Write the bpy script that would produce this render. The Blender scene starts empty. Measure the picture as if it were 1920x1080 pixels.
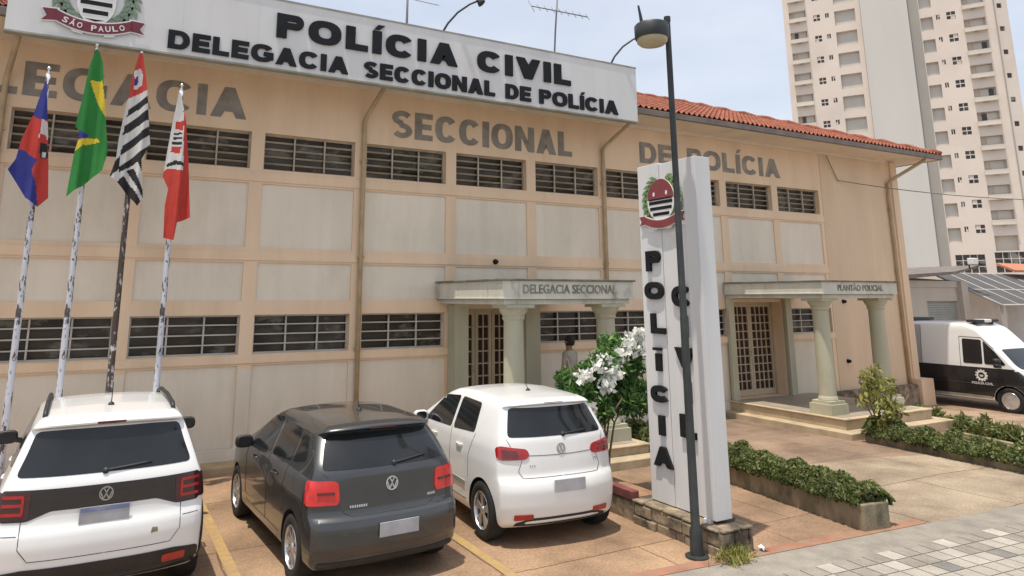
import bpy, bmesh, math, random
import numpy as np
from mathutils import Vector, Matrix
from mathutils.bvhtree import BVHTree
R = math.radians
scn = bpy.context.scene
col = scn.collection
random.seed(7)
rng = np.random.default_rng(11)

# ------------------------------------------------------------------ camera
cd = bpy.data.cameras.new('camera'); cam = bpy.data.objects.new('camera', cd); col.objects.link(cam)
cd.sensor_width = 36.0; cd.sensor_fit = 'HORIZONTAL'
cd.lens = 1311.98 / 1920 * 36.0
cd.shift_x = (960 - 904.05) / 1920
cd.shift_y = -(540 - 299.84) / 1920
cd.clip_start = 0.05; cd.clip_end = 2000
yaw, pitch, roll = 0.490146, 0.194108, -0.001636
fwd = Vector((math.sin(yaw) * math.cos(pitch), math.cos(yaw) * math.cos(pitch), math.sin(pitch)))
rt = Vector((math.cos(yaw), -math.sin(yaw), 0)); up = rt.cross(fwd)
r2 = rt * math.cos(roll) + up * math.sin(roll); u2 = -rt * math.sin(roll) + up * math.cos(roll)
M = Matrix((r2, u2, -fwd)).transposed().to_4x4(); M.translation = Vector((3.681, -13.246, 2.83))
cam.matrix_world = M
scn.camera = cam

# ------------------------------------------------------------------ light
SUN = Vector((-0.219, -0.074, 1.0)).normalized()
elev = math.asin(SUN.z); azim = math.atan2(SUN.x, SUN.y)
sd = bpy.data.lights.new('sun', 'SUN'); sd.energy = 3.3; sd.angle = R(0.8); sd.color = (1.0, 0.93, 0.82)
so = bpy.data.objects.new('sun', sd); col.objects.link(so)
so.rotation_euler = SUN.to_track_quat('Z', 'Y').to_euler(); so.location = (0, 0, 30)
wld = bpy.data.worlds.new('World'); scn.world = wld; wld.use_nodes = True
nt = wld.node_tree; nt.nodes.clear()
out = nt.nodes.new('ShaderNodeOutputWorld'); bg = nt.nodes.new('ShaderNodeBackground')
sky = nt.nodes.new('ShaderNodeTexSky'); sky.sky_type = 'NISHITA'; sky.sun_disc = False
sky.sun_elevation = elev; sky.sun_rotation = azim
sky.air_density = 1.2; sky.dust_density = 2.5; sky.ozone_density = 1.5
tc = nt.nodes.new('ShaderNodeTexCoord'); mp = nt.nodes.new('ShaderNodeMapping')
mp.inputs['Scale'].default_value = (1.2, 1.2, 3.2); mp.inputs['Rotation'].default_value = (0, 0, 0.6)
nz = nt.nodes.new('ShaderNodeTexNoise'); nz.inputs['Scale'].default_value = 1.7; nz.inputs['Detail'].default_value = 7; nz.inputs['Roughness'].default_value = 0.55
rp = nt.nodes.new('ShaderNodeValToRGB'); rp.color_ramp.elements[0].position = 0.30; rp.color_ramp.elements[1].position = 0.72
rp.color_ramp.elements[0].color = (0.46, 0.46, 0.46, 1); rp.color_ramp.elements[1].color = (0.88, 0.88, 0.88, 1)
mx = nt.nodes.new('ShaderNodeMixRGB'); mx.inputs['Color2'].default_value = (5.7, 5.95, 6.5, 1)
L = nt.links.new
L(tc.outputs['Generated'], mp.inputs['Vector']); L(mp.outputs['Vector'], nz.inputs['Vector'])
L(nz.outputs['Fac'], rp.inputs['Fac']); L(rp.outputs['Color'], mx.inputs['Fac'])
L(sky.outputs['Color'], mx.inputs['Color1']); L(mx.outputs['Color'], bg.inputs['Color'])
bg.inputs['Strength'].default_value = 0.122
L(bg.outputs['Background'], out.inputs['Surface'])
scn.view_settings.view_transform = 'Standard'; scn.view_settings.look = 'None'
scn.view_settings.exposure = 0.40; scn.view_settings.gamma = 1.0
scn.cycles.max_bounces = 6; scn.cycles.diffuse_bounces = 3

# ------------------------------------------------------------------ materials
MATS = {}
def pm(name, base, rough=0.7, var=0.12, scale=2.0, bump=0.0, bscale=60.0, metal=0.0, coat=0.0, spec=0.5,
       tint=None, tscale=0.7, tlo=0.5, thi=0.75, stretch=None, trans=0.0, streak=0.0, blot=0.0, fine=0.0, fscale=45.0, sheen=0.0):
    """Principled with noise-varied colour; tint = second colour laid on in blotches (stains, moss, wear, pane reflections)."""
    if name in MATS: return MATS[name]
    m = bpy.data.materials.new(name); m.use_nodes = True; t = m.node_tree; n = t.nodes; l = t.links.new
    b = n['Principled BSDF']; b.inputs['Roughness'].default_value = rough; b.inputs['Metallic'].default_value = metal
    b.inputs['Coat Weight'].default_value = coat; b.inputs['Coat Roughness'].default_value = 0.04
    b.inputs['Specular IOR Level'].default_value = spec
    c = n.new('ShaderNodeTexCoord'); mapn = n.new('ShaderNodeMapping'); l(c.outputs['Object'], mapn.inputs['Vector'])
    if stretch: mapn.inputs['Scale'].default_value = stretch
    z = n.new('ShaderNodeTexNoise'); z.inputs['Scale'].default_value = scale; z.inputs['Detail'].default_value = 6
    l(mapn.outputs['Vector'], z.inputs['Vector'])
    r = n.new('ShaderNodeValToRGB'); e = r.color_ramp.elements
    e[0].position = 0.32; e[1].position = 0.68
    e[0].color = tuple(x * (1 - var) for x in base) + (1,); e[1].color = tuple(min(1, x * (1 + var)) for x in base) + (1,)
    l(z.outputs['Fac'], r.inputs['Fac']); o = r.outputs['Color']
    if tint:
        z2 = n.new('ShaderNodeTexNoise'); z2.inputs['Scale'].default_value = tscale; z2.inputs['Detail'].default_value = 8; z2.inputs['Roughness'].default_value = 0.65
        l(mapn.outputs['Vector'], z2.inputs['Vector'])
        r2_ = n.new('ShaderNodeValToRGB'); r2_.color_ramp.elements[0].position = tlo; r2_.color_ramp.elements[1].position = thi
        l(z2.outputs['Fac'], r2_.inputs['Fac'])
        k = n.new('ShaderNodeMixRGB'); k.inputs['Color2'].default_value = tuple(tint) + (1,)
        l(r2_.outputs['Color'], k.inputs['Fac']); l(o, k.inputs['Color1']); o = k.outputs['Color']
    for amt, sc_, st_ in ((streak, 2.2, (1, 1, .05)), (blot, .55, (1, 1, 1))):   # rain streaks / broad worn or oily patches
        if not amt: continue
        mq = n.new('ShaderNodeMapping'); mq.inputs['Scale'].default_value = st_; l(c.outputs['Object'], mq.inputs['Vector'])
        zq = n.new('ShaderNodeTexNoise'); zq.inputs['Scale'].default_value = sc_; zq.inputs['Detail'].default_value = 9; zq.inputs['Roughness'].default_value = .7; l(mq.outputs['Vector'], zq.inputs['Vector'])
        rq = n.new('ShaderNodeValToRGB'); rq.color_ramp.elements[0].position = .36; rq.color_ramp.elements[1].position = .56
        rq.color_ramp.elements[0].color = (1 - amt, 1 - amt*1.05, 1 - amt*1.1, 1); rq.color_ramp.elements[1].color = (1, 1, 1, 1); l(zq.outputs['Fac'], rq.inputs['Fac'])
        kq = n.new('ShaderNodeMixRGB'); kq.blend_type = 'MULTIPLY'; kq.inputs['Fac'].default_value = 1; l(o, kq.inputs['Color1']); l(rq.outputs['Color'], kq.inputs['Color2']); o = kq.outputs['Color']
    if fine:
        z4 = n.new('ShaderNodeTexNoise'); z4.inputs['Scale'].default_value = fscale; z4.inputs['Detail'].default_value = 4
        l(c.outputs['Object'], z4.inputs['Vector'])
        k2 = n.new('ShaderNodeMixRGB'); k2.blend_type = 'OVERLAY'; k2.inputs['Fac'].default_value = fine
        l(o, k2.inputs['Color1']); l(z4.outputs['Fac'], k2.inputs['Color2']); o = k2.outputs['Color']
    l(o, b.inputs['Base Color'])
    if bump:
        z3 = n.new('ShaderNodeTexNoise'); z3.inputs['Scale'].default_value = bscale; z3.inputs['Detail'].default_value = 5
        l(c.outputs['Object'], z3.inputs['Vector'])
        bp = n.new('ShaderNodeBump'); bp.inputs['Strength'].default_value = bump; bp.inputs['Distance'].default_value = 0.02
        l(z3.outputs['Fac'], bp.inputs['Height']); l(bp.outputs['Normal'], b.inputs['Normal'])
    if trans:
        tr = n.new('ShaderNodeBsdfTranslucent'); l(o, tr.inputs['Color'])
        ms = n.new('ShaderNodeMixShader'); ms.inputs['Fac'].default_value = trans
        l(b.outputs['BSDF'], ms.inputs[1]); l(tr.outputs['BSDF'], ms.inputs[2])
        l(ms.outputs['Shader'], n['Material Output'].inputs['Surface'])
    MATS[name] = m
    return m

# facade
m_ochre = pm('ochre_wall_paint', (0.77, 0.575, 0.395), 0.85, 0.05, 1.3, 0.12, 50, tint=(0.63, 0.445, 0.285), streak=.06, tscale=0.8, tlo=0.52, thi=0.85, stretch=(1, 1, 0.25), fine=0.08)
m_panel = pm('pale_wall_panel', (0.735, 0.65, 0.525), 0.85, 0.05, 1.1, 0.15, 70, tint=(0.62, 0.545, 0.43), streak=.06, tscale=1.3, tlo=0.5, thi=0.85, stretch=(1, 1, 0.5), fine=0.08)
m_side = pm('tan_end_wall', (0.70, 0.53, 0.365), 0.85, 0.06, 1.0, 0.12, 50, tint=(0.62, 0.46, 0.31), streak=.05, tscale=0.6, tlo=0.5, thi=0.8, stretch=(1, 1, 0.3), fine=0.08)
m_soffit = pm('soffit_paint', (0.72, 0.62, 0.50), 0.85, 0.06, 1.5, tint=(0.45, 0.36, 0.26), tscale=1.4, tlo=0.6, thi=0.85)
m_gutter = pm('gutter_metal', (0.16, 0.135, 0.115), 0.6, 0.2, 3)
m_tile = pm('clay_roof_tile', (0.30, 0.092, 0.05), 0.9, 0.4, 5, 0.2, 30, tint=(0.16, 0.06, 0.042), tscale=1.6, tlo=0.42, thi=0.75)
m_pipe = pm('ochre_pipe', (0.42, 0.32, 0.19), 0.7, 0.15, 4)
m_green = pm('pale_green_column', (0.46, 0.44, 0.32), 0.8, 0.08, 2, 0.1, 60, tint=(0.33, 0.32, 0.22), tscale=1.5, tlo=0.5, thi=0.8, stretch=(1, 1, 0.3))
m_canopy = pm('weathered_canopy', (0.60, 0.58, 0.49), 0.85, 0.1, 3, 0.15, 50, tint=(0.20, 0.19, 0.15), tscale=3.5, tlo=0.57, thi=0.78, stretch=(1, 1, 0.35), fine=0.15)
m_cop = pm('canopy_drip_edge', (0.17, 0.16, 0.12), 0.9, 0.3, 5)
m_floor = pm('portico_floor_tile', (0.33, 0.28, 0.22), 0.5, 0.15, 3)
m_step = pm('worn_step', (0.46, 0.36, 0.235), 0.85, 0.15, 3, 0.2, 40, tint=(0.22, 0.19, 0.12), tscale=2.2, tlo=0.52, thi=0.75)
m_door = pm('painted_door_frame', (0.50, 0.405, 0.28), 0.65, 0.08, 3)
m_pane = pm('dark_door_pane', (0.050, 0.025, 0.017), 0.6, 0.4, 6, spec=0.2)
m_bar = pm('window_bar', (0.46, 0.43, 0.37), 0.6, 0.12, 5)
m_barup = pm('louvre_bar', (0.42, 0.365, 0.28), 0.6, 0.2, 5)
m_wglass = pm('dark_window_glass', (0.048, 0.036, 0.024), 0.3, 0.6, 1.6, spec=0.35, tint=(0.15, 0.135, 0.11), tscale=1.3, tlo=0.53, thi=0.62, stretch=(1, 1, 2))  # grey tint blotches stand in for reflections in the panes
m_letter = pm('grey_wall_letter', (0.22, 0.195, 0.165), 0.6, 0.25, 3, tint=(0.34, 0.31, 0.26), tscale=1.6, tlo=0.5, thi=0.7)
m_white = pm('white_sign_metal', (0.66, 0.655, 0.645), 0.55, 0.04, 0.8, tint=(0.57, 0.55, 0.52), streak=.06, tscale=0.9, tlo=0.5, thi=0.85, stretch=(1, 1, 0.4))
m_black = pm('black_letter', (0.013, 0.014, 0.016), 0.6, 0.2, 4, spec=0.2)
m_edge = pm('sign_frame', (0.30, 0.30, 0.25), 0.7, 0.2, 3)
# street
m_iron = pm('dark_green_iron', (0.028, 0.033, 0.032), 0.5, 0.3, 6, tint=(0.09, 0.06, 0.045), tscale=5, tlo=0.62, thi=0.75)
m_lens = pm('lamp_lens', (0.42, 0.36, 0.24), 0.35, 0.1, 4)
m_peel = pm('peeling_pole_paint', (0.56, 0.57, 0.62), 0.7, 0.1, 8, tint=(0.085, 0.065, 0.055), tscale=15, tlo=0.53, thi=0.565, stretch=(1, 1, 0.4))
m_peeldark = pm('mostly_bare_pole_paint', (0.55, 0.54, 0.55), 0.7, 0.1, 8, tint=(0.065, 0.045, 0.037), tscale=18, tlo=0.40, thi=0.46, stretch=(1, 1, 0.35))
m_chrome = pm('bright_metal', (0.75, 0.75, 0.74), 0.22, 0.05, 5, metal=1.0)
m_stone = pm('rubble_stone', (0.27, 0.21, 0.14), 0.9, 0.4, 7, 0.6, 18, tint=(0.075, 0.06, 0.042), tscale=3.0, tlo=0.44, thi=0.62)
m_planter = pm('stained_planter_wall', (0.32, 0.26, 0.17), 0.9, 0.25, 4, 0.3, 30, tint=(0.085, 0.08, 0.05), tscale=2.6, tlo=0.42, thi=0.64, stretch=(1, 1, 0.5))
m_brick = pm('dark_red_brick', (0.17, 0.055, 0.045), 0.85, 0.25, 6, 0.3, 30)
m_soil = pm('garden_soil', (0.28, 0.16, 0.09), 0.95, 0.3, 5, 0.5, 25)
# ground
m_ground = pm('street_ground', (0.24, 0.22, 0.20), 0.9, 0.15, 0.6, 0.2, 30)
m_kerb = pm('kerb_concrete', (0.45, 0.33, 0.19), 0.9, 0.12, 3, 0.2, 40, tint=(0.30, 0.20, 0.12), tscale=2)
m_red = pm('red_edging', (0.34, 0.15, 0.09), 0.9, 0.2, 4, 0.2, 40, tint=(0.27, 0.19, 0.13), tscale=3.5, tlo=.42, thi=.62)
m_yellow = pm('yellow_line_paint', (0.43, 0.285, 0.09), 0.8, 0.12, 3, tint=(0.34, 0.225, 0.12), tscale=6, tlo=0.42, thi=0.56)
m_walkgrey = pm('grey_paver', (0.275, 0.245, 0.205), 0.9, 0.15, 4, 0.2, 40, blot=.2, fine=0.3)
m_walklight = pm('light_paver', (0.35, 0.315, 0.265), 0.9, 0.12, 3, 0.2, 40, fine=0.3)
m_walkwhite = pm('white_paver', (0.40, 0.365, 0.315), 0.9, 0.14, 3, 0.2, 40, fine=0.2)
m_walkdark = pm('dark_paver', (0.19, 0.18, 0.165), 0.9, 0.15, 4, 0.2, 40, fine=0.3)

def concrete(name, base, tint, bw, bh, joint, rot=0.0, off=0.5, mort=0.012, tscale=0.8):
    m = pm(name, base, 0.9, 0.13, 1.4, 0.25, 45, tint=tint, tscale=tscale, tlo=0.43, thi=0.70, blot=.34, fine=0.5, fscale=30)
    t = m.node_tree; n = t.nodes; l = t.links.new; b = n['Principled BSDF']
    src = b.inputs['Base Color'].links[0].from_socket
    c = n.new('ShaderNodeTexCoord'); mp_ = n.new('ShaderNodeMapping'); mp_.inputs['Rotation'].default_value = (0, 0, rot)
    nzz = n.new('ShaderNodeTexNoise'); nzz.inputs['Scale'].default_value = 2.5
    ad = n.new('ShaderNodeMixRGB'); ad.blend_type = 'ADD'; ad.inputs['Fac'].default_value = 0.05
    l(c.outputs['Object'], ad.inputs['Color1']); l(nzz.outputs['Color'], ad.inputs['Color2']); l(c.outputs['Object'], nzz.inputs['Vector'])
    l(ad.outputs['Color'], mp_.inputs['Vector'])
    br = n.new('ShaderNodeTexBrick'); br.offset = off; br.inputs['Scale'].default_value = 1.0
    br.inputs['Brick Width'].default_value = bw; br.inputs['Row Height'].default_value = bh; br.inputs['Mortar Size'].default_value = mort
    br.inputs['Color1'].default_value = (1, 1, 1, 1); br.inputs['Color2'].default_value = (0.86, 0.86, 0.86, 1); br.inputs['Mortar'].default_value = tuple(joint) + (1,)
    l(mp_.outputs['Vector'], br.inputs['Vector'])
    k = n.new('ShaderNodeMixRGB'); k.blend_type = 'MULTIPLY'; k.inputs['Fac'].default_value = 1
    l(src, k.inputs['Color1']); l(br.outputs['Color'], k.inputs['Color2']); l(k.outputs['Color'], b.inputs['Base Color'])
    return m
m_lot = concrete('parking_concrete', (0.385, 0.25, 0.15), (0.235, 0.145, 0.088), 2.55, 2.1, (0.45, 0.40, 0.36), off=0.3)
m_entry = concrete('reddish_entry_concrete', (0.37, 0.232, 0.145), (0.24, 0.165, 0.105), 1.4, 1.6, (0.6, 0.5, 0.45))
m_drive = concrete('driveway_slabs', (0.395, 0.315, 0.22), (0.25, 0.18, 0.12), 1.9, 1.5, (0.4, 0.33, 0.28), off=0.4)
m_patio = concrete('mottled_forecourt', (0.315, 0.22, 0.15), (0.19, 0.12, 0.08), 0.9, 0.9, (0.7, 0.65, 0.6))
m_paved = concrete('brown_paving', (0.40, 0.28, 0.19), (0.28, 0.19, 0.12), 0.6, 0.6, (0.6, 0.5, 0.45))
# car
m_carwhite = pm('white_car_paint', (0.78, 0.78, 0.765), 0.32, 0.015, 2, coat=0.8)
m_cargrey = pm('graphite_car_paint', (0.048, 0.050, 0.051), 0.27, 0.08, 3, coat=0.9, metal=0.35, spec=0.5)
m_carblack = pm('black_car_paint', (0.012, 0.012, 0.014), 0.3, 0.1, 3, coat=0.6)
m_carglass = pm('tinted_car_glass', (0.014, 0.016, 0.018), 0.07, 0.3, 1.5, spec=0.5, coat=0.0)
m_plastic = pm('black_plastic', (0.022, 0.022, 0.023), 0.55, 0.2, 8, bump=0.05, bscale=200)
m_gap = pm('panel_gap', (0.03, 0.03, 0.03), 0.8, 0.1, 5)
m_redlamp = pm('red_lamp_lens', (0.36, 0.008, 0.01), 0.12, 0.2, 9, coat=0.8)
m_redlight = pm('bright_red_lamp_lens', (0.62, 0.022, 0.02), 0.15, 0.2, 9, coat=0.8)
m_darkred = pm('smoked_red_lamp', (0.12, 0.008, 0.010), 0.1, 0.3, 9, coat=0.8)
m_smoke = pm('smoked_lamp_bar', (0.014, 0.010, 0.011), 0.08, 0.2, 9, coat=0.8)
m_tyre = pm('tyre_rubber', (0.018, 0.017, 0.016), 0.85, 0.2, 8)
m_alloy = pm('alloy_rim', (0.55, 0.55, 0.56), 0.35, 0.08, 8, metal=0.85)
m_plate = pm('blank_grey_plate', (0.36, 0.36, 0.38), 0.5, 0.15, 6)
m_plateblue = pm('blank_blue_plate', (0.16, 0.19, 0.33), 0.5, 0.15, 4, tint=(0.35, 0.36, 0.40), tscale=4)
m_silver = pm('silver_badge', (0.62, 0.63, 0.64), 0.25, 0.05, 6, metal=0.7)
m_chassis = pm('underbody', (0.01, 0.01, 0.01), 0.9, 0.1, 5)
# plants
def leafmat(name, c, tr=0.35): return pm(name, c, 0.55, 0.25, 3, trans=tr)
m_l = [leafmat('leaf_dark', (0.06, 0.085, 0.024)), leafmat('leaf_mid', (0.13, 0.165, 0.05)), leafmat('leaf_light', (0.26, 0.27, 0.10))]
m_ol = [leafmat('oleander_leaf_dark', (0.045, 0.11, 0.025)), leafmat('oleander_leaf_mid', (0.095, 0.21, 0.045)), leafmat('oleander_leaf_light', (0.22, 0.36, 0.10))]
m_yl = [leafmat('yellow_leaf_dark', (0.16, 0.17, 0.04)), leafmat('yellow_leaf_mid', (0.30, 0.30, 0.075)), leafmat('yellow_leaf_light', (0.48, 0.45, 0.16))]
m_flower = pm('white_petal', (0.85, 0.85, 0.80), 0.6, 0.04, 4, trans=0.35)
m_stem = pm('brown_stem', (0.16, 0.11, 0.07), 0.9, 0.25, 8)

# ------------------------------------------------------------------ building helpers
ORG = {}
def lk(o): col.objects.link(o); return o
def tag(o, label=None, cat=None, group=None, kind=None):
    if label: o['label'] = label
    if cat: o['category'] = cat
    if group: o['group'] = group
    if kind: o['kind'] = kind
    return o
def thing(name, label, cat, loc=(0, 0, 0), rz=0.0, group=None):
    o = lk(bpy.data.objects.new(name, None)); o.location = loc; o.rotation_euler = (0, 0, rz)
    o.empty_display_size = 0.3
    ORG[o] = Vector(loc) if rz == 0 else Vector((0, 0, 0))
    return tag(o, label, cat, group)
class MB:
    def __init__(s): s.bm = bmesh.new()
    def f(s, pts, m=0, smooth=False):
        vs = [s.bm.verts.new(p) for p in pts]
        try: fc = s.bm.faces.new(vs)
        except ValueError: return
        fc.material_index = m; fc.smooth = smooth; return fc
    def box(s, x0, x1, y0, y1, z0, z1, m=0):
        v = [s.bm.verts.new(p) for p in ((x0,y0,z0),(x1,y0,z0),(x1,y1,z0),(x0,y1,z0),(x0,y0,z1),(x1,y0,z1),(x1,y1,z1),(x0,y1,z1))]
        for q in ((0,3,2,1),(4,5,6,7),(0,1,5,4),(1,2,6,5),(2,3,7,6),(3,0,4,7)):
            s.bm.faces.new([v[i] for i in q]).material_index = m
    def obox(s, c, ax, ay, az, m=0):
        c = Vector(c); ax = Vector(ax) / 2; ay = Vector(ay) / 2; az = Vector(az) / 2
        v = [s.bm.verts.new(c + ax * i + ay * j + az * k) for k in (-1, 1) for (i, j) in ((-1,-1),(1,-1),(1,1),(-1,1))]
        for q in ((0,3,2,1),(4,5,6,7),(0,1,5,4),(1,2,6,5),(2,3,7,6),(3,0,4,7)):
            s.bm.faces.new([v[i] for i in q]).material_index = m
    def ext(s, pts, vec, m=0):
        """closed polygon extruded along vec"""
        vec = Vector(vec); a = [s.bm.verts.new(p) for p in pts]; b = [s.bm.verts.new(Vector(p) + vec) for p in pts]
        s.bm.faces.new(a).material_index = m; s.bm.faces.new(b[::-1]).material_index = m
        n = len(a)
        for i in range(n): s.bm.faces.new((a[i], b[i], b[(i+1) % n], a[(i+1) % n])).material_index = m
    def prism(s, xy, z0, z1, m=0): s.ext([(x, y, z0) for x, y in xy], (0, 0, z1 - z0), m)
    def tube(s, pts, r, seg=8, m=0, cap=True, smooth=True):
        pts = [Vector(p) for p in pts]; n = len(pts); rings = []
        ref = Vector((0, 0, 1)); d0 = (pts[1] - pts[0]).normalized()
        if abs(d0.dot(ref)) > 0.9: ref = Vector((1, 0, 0))
        for i, p in enumerate(pts):
            d = (pts[min(i+1, n-1)] - pts[max(i-1, 0)]).normalized()
            a = d.cross(ref)
            if a.length < 1e-4: a = d.cross(Vector((0, 1, 0)))
            a.normalize(); b = d.cross(a)
            rr = r[i] if isinstance(r, (list, tuple)) else r
            rings.append([s.bm.verts.new(p + a * math.cos(t) * rr + b * math.sin(t) * rr) for t in [2*math.pi*k/seg for k in range(seg)]])
        for i in range(n-1):
            for k in range(seg):
                fc = s.bm.faces.new((rings[i][k], rings[i][(k+1) % seg], rings[i+1][(k+1) % seg], rings[i+1][k])); fc.material_index = m; fc.smooth = smooth
        if cap:
            s.bm.faces.new(rings[0][::-1]).material_index = m; s.bm.faces.new(rings[-1]).material_index = m
    def lathe(s, prof, c=(0, 0, 0), seg=24, m=0, axis=(0, 0, 1), smooth=True):
        ax = Vector(axis).normalized(); a = ax.orthogonal().normalized(); b = ax.cross(a); c = Vector(c); rings = []
        for r_, h in prof:
            rings.append([s.bm.verts.new(c + ax * h + (a * math.cos(t) + b * math.sin(t)) * max(r_, 1e-4)) for t in [2*math.pi*k/seg for k in range(seg)]])
        for i in range(len(prof)-1):
            mm = m[i] if isinstance(m, (list, tuple)) else m
            for k in range(seg):
                fc = s.bm.faces.new((rings[i][k], rings[i][(k+1) % seg], rings[i+1][(k+1) % seg], rings[i+1][k])); fc.material_index = mm; fc.smooth = smooth
    def add(s, verts, faces, m=0, smooth=False):
        vs = [s.bm.verts.new(v) for v in verts]
        for f_ in faces:
            try: fc = s.bm.faces.new([vs[i] for i in f_]); fc.material_index = m; fc.smooth = smooth
            except ValueError: pass
    def build(s, name, mats, parent=None, label=None, sharp=None, fix=True, bevel=0.0):
        if fix: bmesh.ops.recalc_face_normals(s.bm, faces=s.bm.faces[:])
        me = bpy.data.meshes.new(name); s.bm.to_mesh(me); s.bm.free()
        for m in (mats if isinstance(mats, (list, tuple)) else [mats]): me.materials.append(m)
        o = lk(bpy.data.objects.new(name, me))
        if sharp: me.set_sharp_from_angle(angle=R(sharp))
        if parent:
            g = ORG.get(parent, Vector((0, 0, 0))); ORG[o] = g
            me.transform(Matrix.Translation(-g)); o.parent = parent
        if bevel:
            bv = o.modifiers.new('bevel', 'BEVEL'); bv.width = bevel; bv.segments = 2; bv.limit_method = 'ANGLE'; bv.angle_limit = R(40)
        if label: o['label'] = label
        return o
def root_mesh(mb, name, mats, label, cat, base, group=None, kind=None, **kw):
    """a thing that is one mesh, origin moved to its base"""
    o = mb.build(name, mats, **kw); b = Vector(base)
    o.data.transform(Matrix.Translation(-b)); o.location = b
    return tag(o, label, cat, group, kind)

def text_mesh(body, offset=0.0, spacing=1.0):
    cu = bpy.data.curves.new('lettering', 'FONT'); cu.body = body; cu.size = 1.0; cu.offset = offset; cu.extrude = 0.5
    cu.resolution_u = 3; cu.space_character = spacing
    ob = lk(bpy.data.objects.new('lettering', cu)); dg = bpy.context.evaluated_depsgraph_get()
    me = bpy.data.meshes.new_from_object(ob.evaluated_get(dg))
    V = np.array([v.co[:] for v in me.vertices]); F = [list(p.vertices) for p in me.polygons]
    bpy.data.objects.remove(ob); bpy.data.curves.remove(cu); bpy.data.meshes.remove(me)
    return V, F
def put_text(mb, body, org, uv, vv, nv, width=None, height=None, depth=0.02, offset=0.02, m=0, spacing=1.0, cap=0.0):
    """text whose lower left corner is org; u right, v up, n out of the wall"""
    V, F = text_mesh(body, offset, spacing)
    mn = V.min(0); mxx = V.max(0)
    base = 0.0; capz = text_mesh('I', offset)[0][:, 1].max()
    sx = width / (mxx[0] - mn[0]) if width else height / capz
    sy = height / capz if height else sx
    org = Vector(org); uv = Vector(uv); vv = Vector(vv); nv = Vector(nv)
    P = [org + uv * ((a - mn[0]) * sx) + vv * (b * sy) + nv * ((c + 0.5) * depth) for a, b, c in V]
    mb.add(P, F, m)

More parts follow.
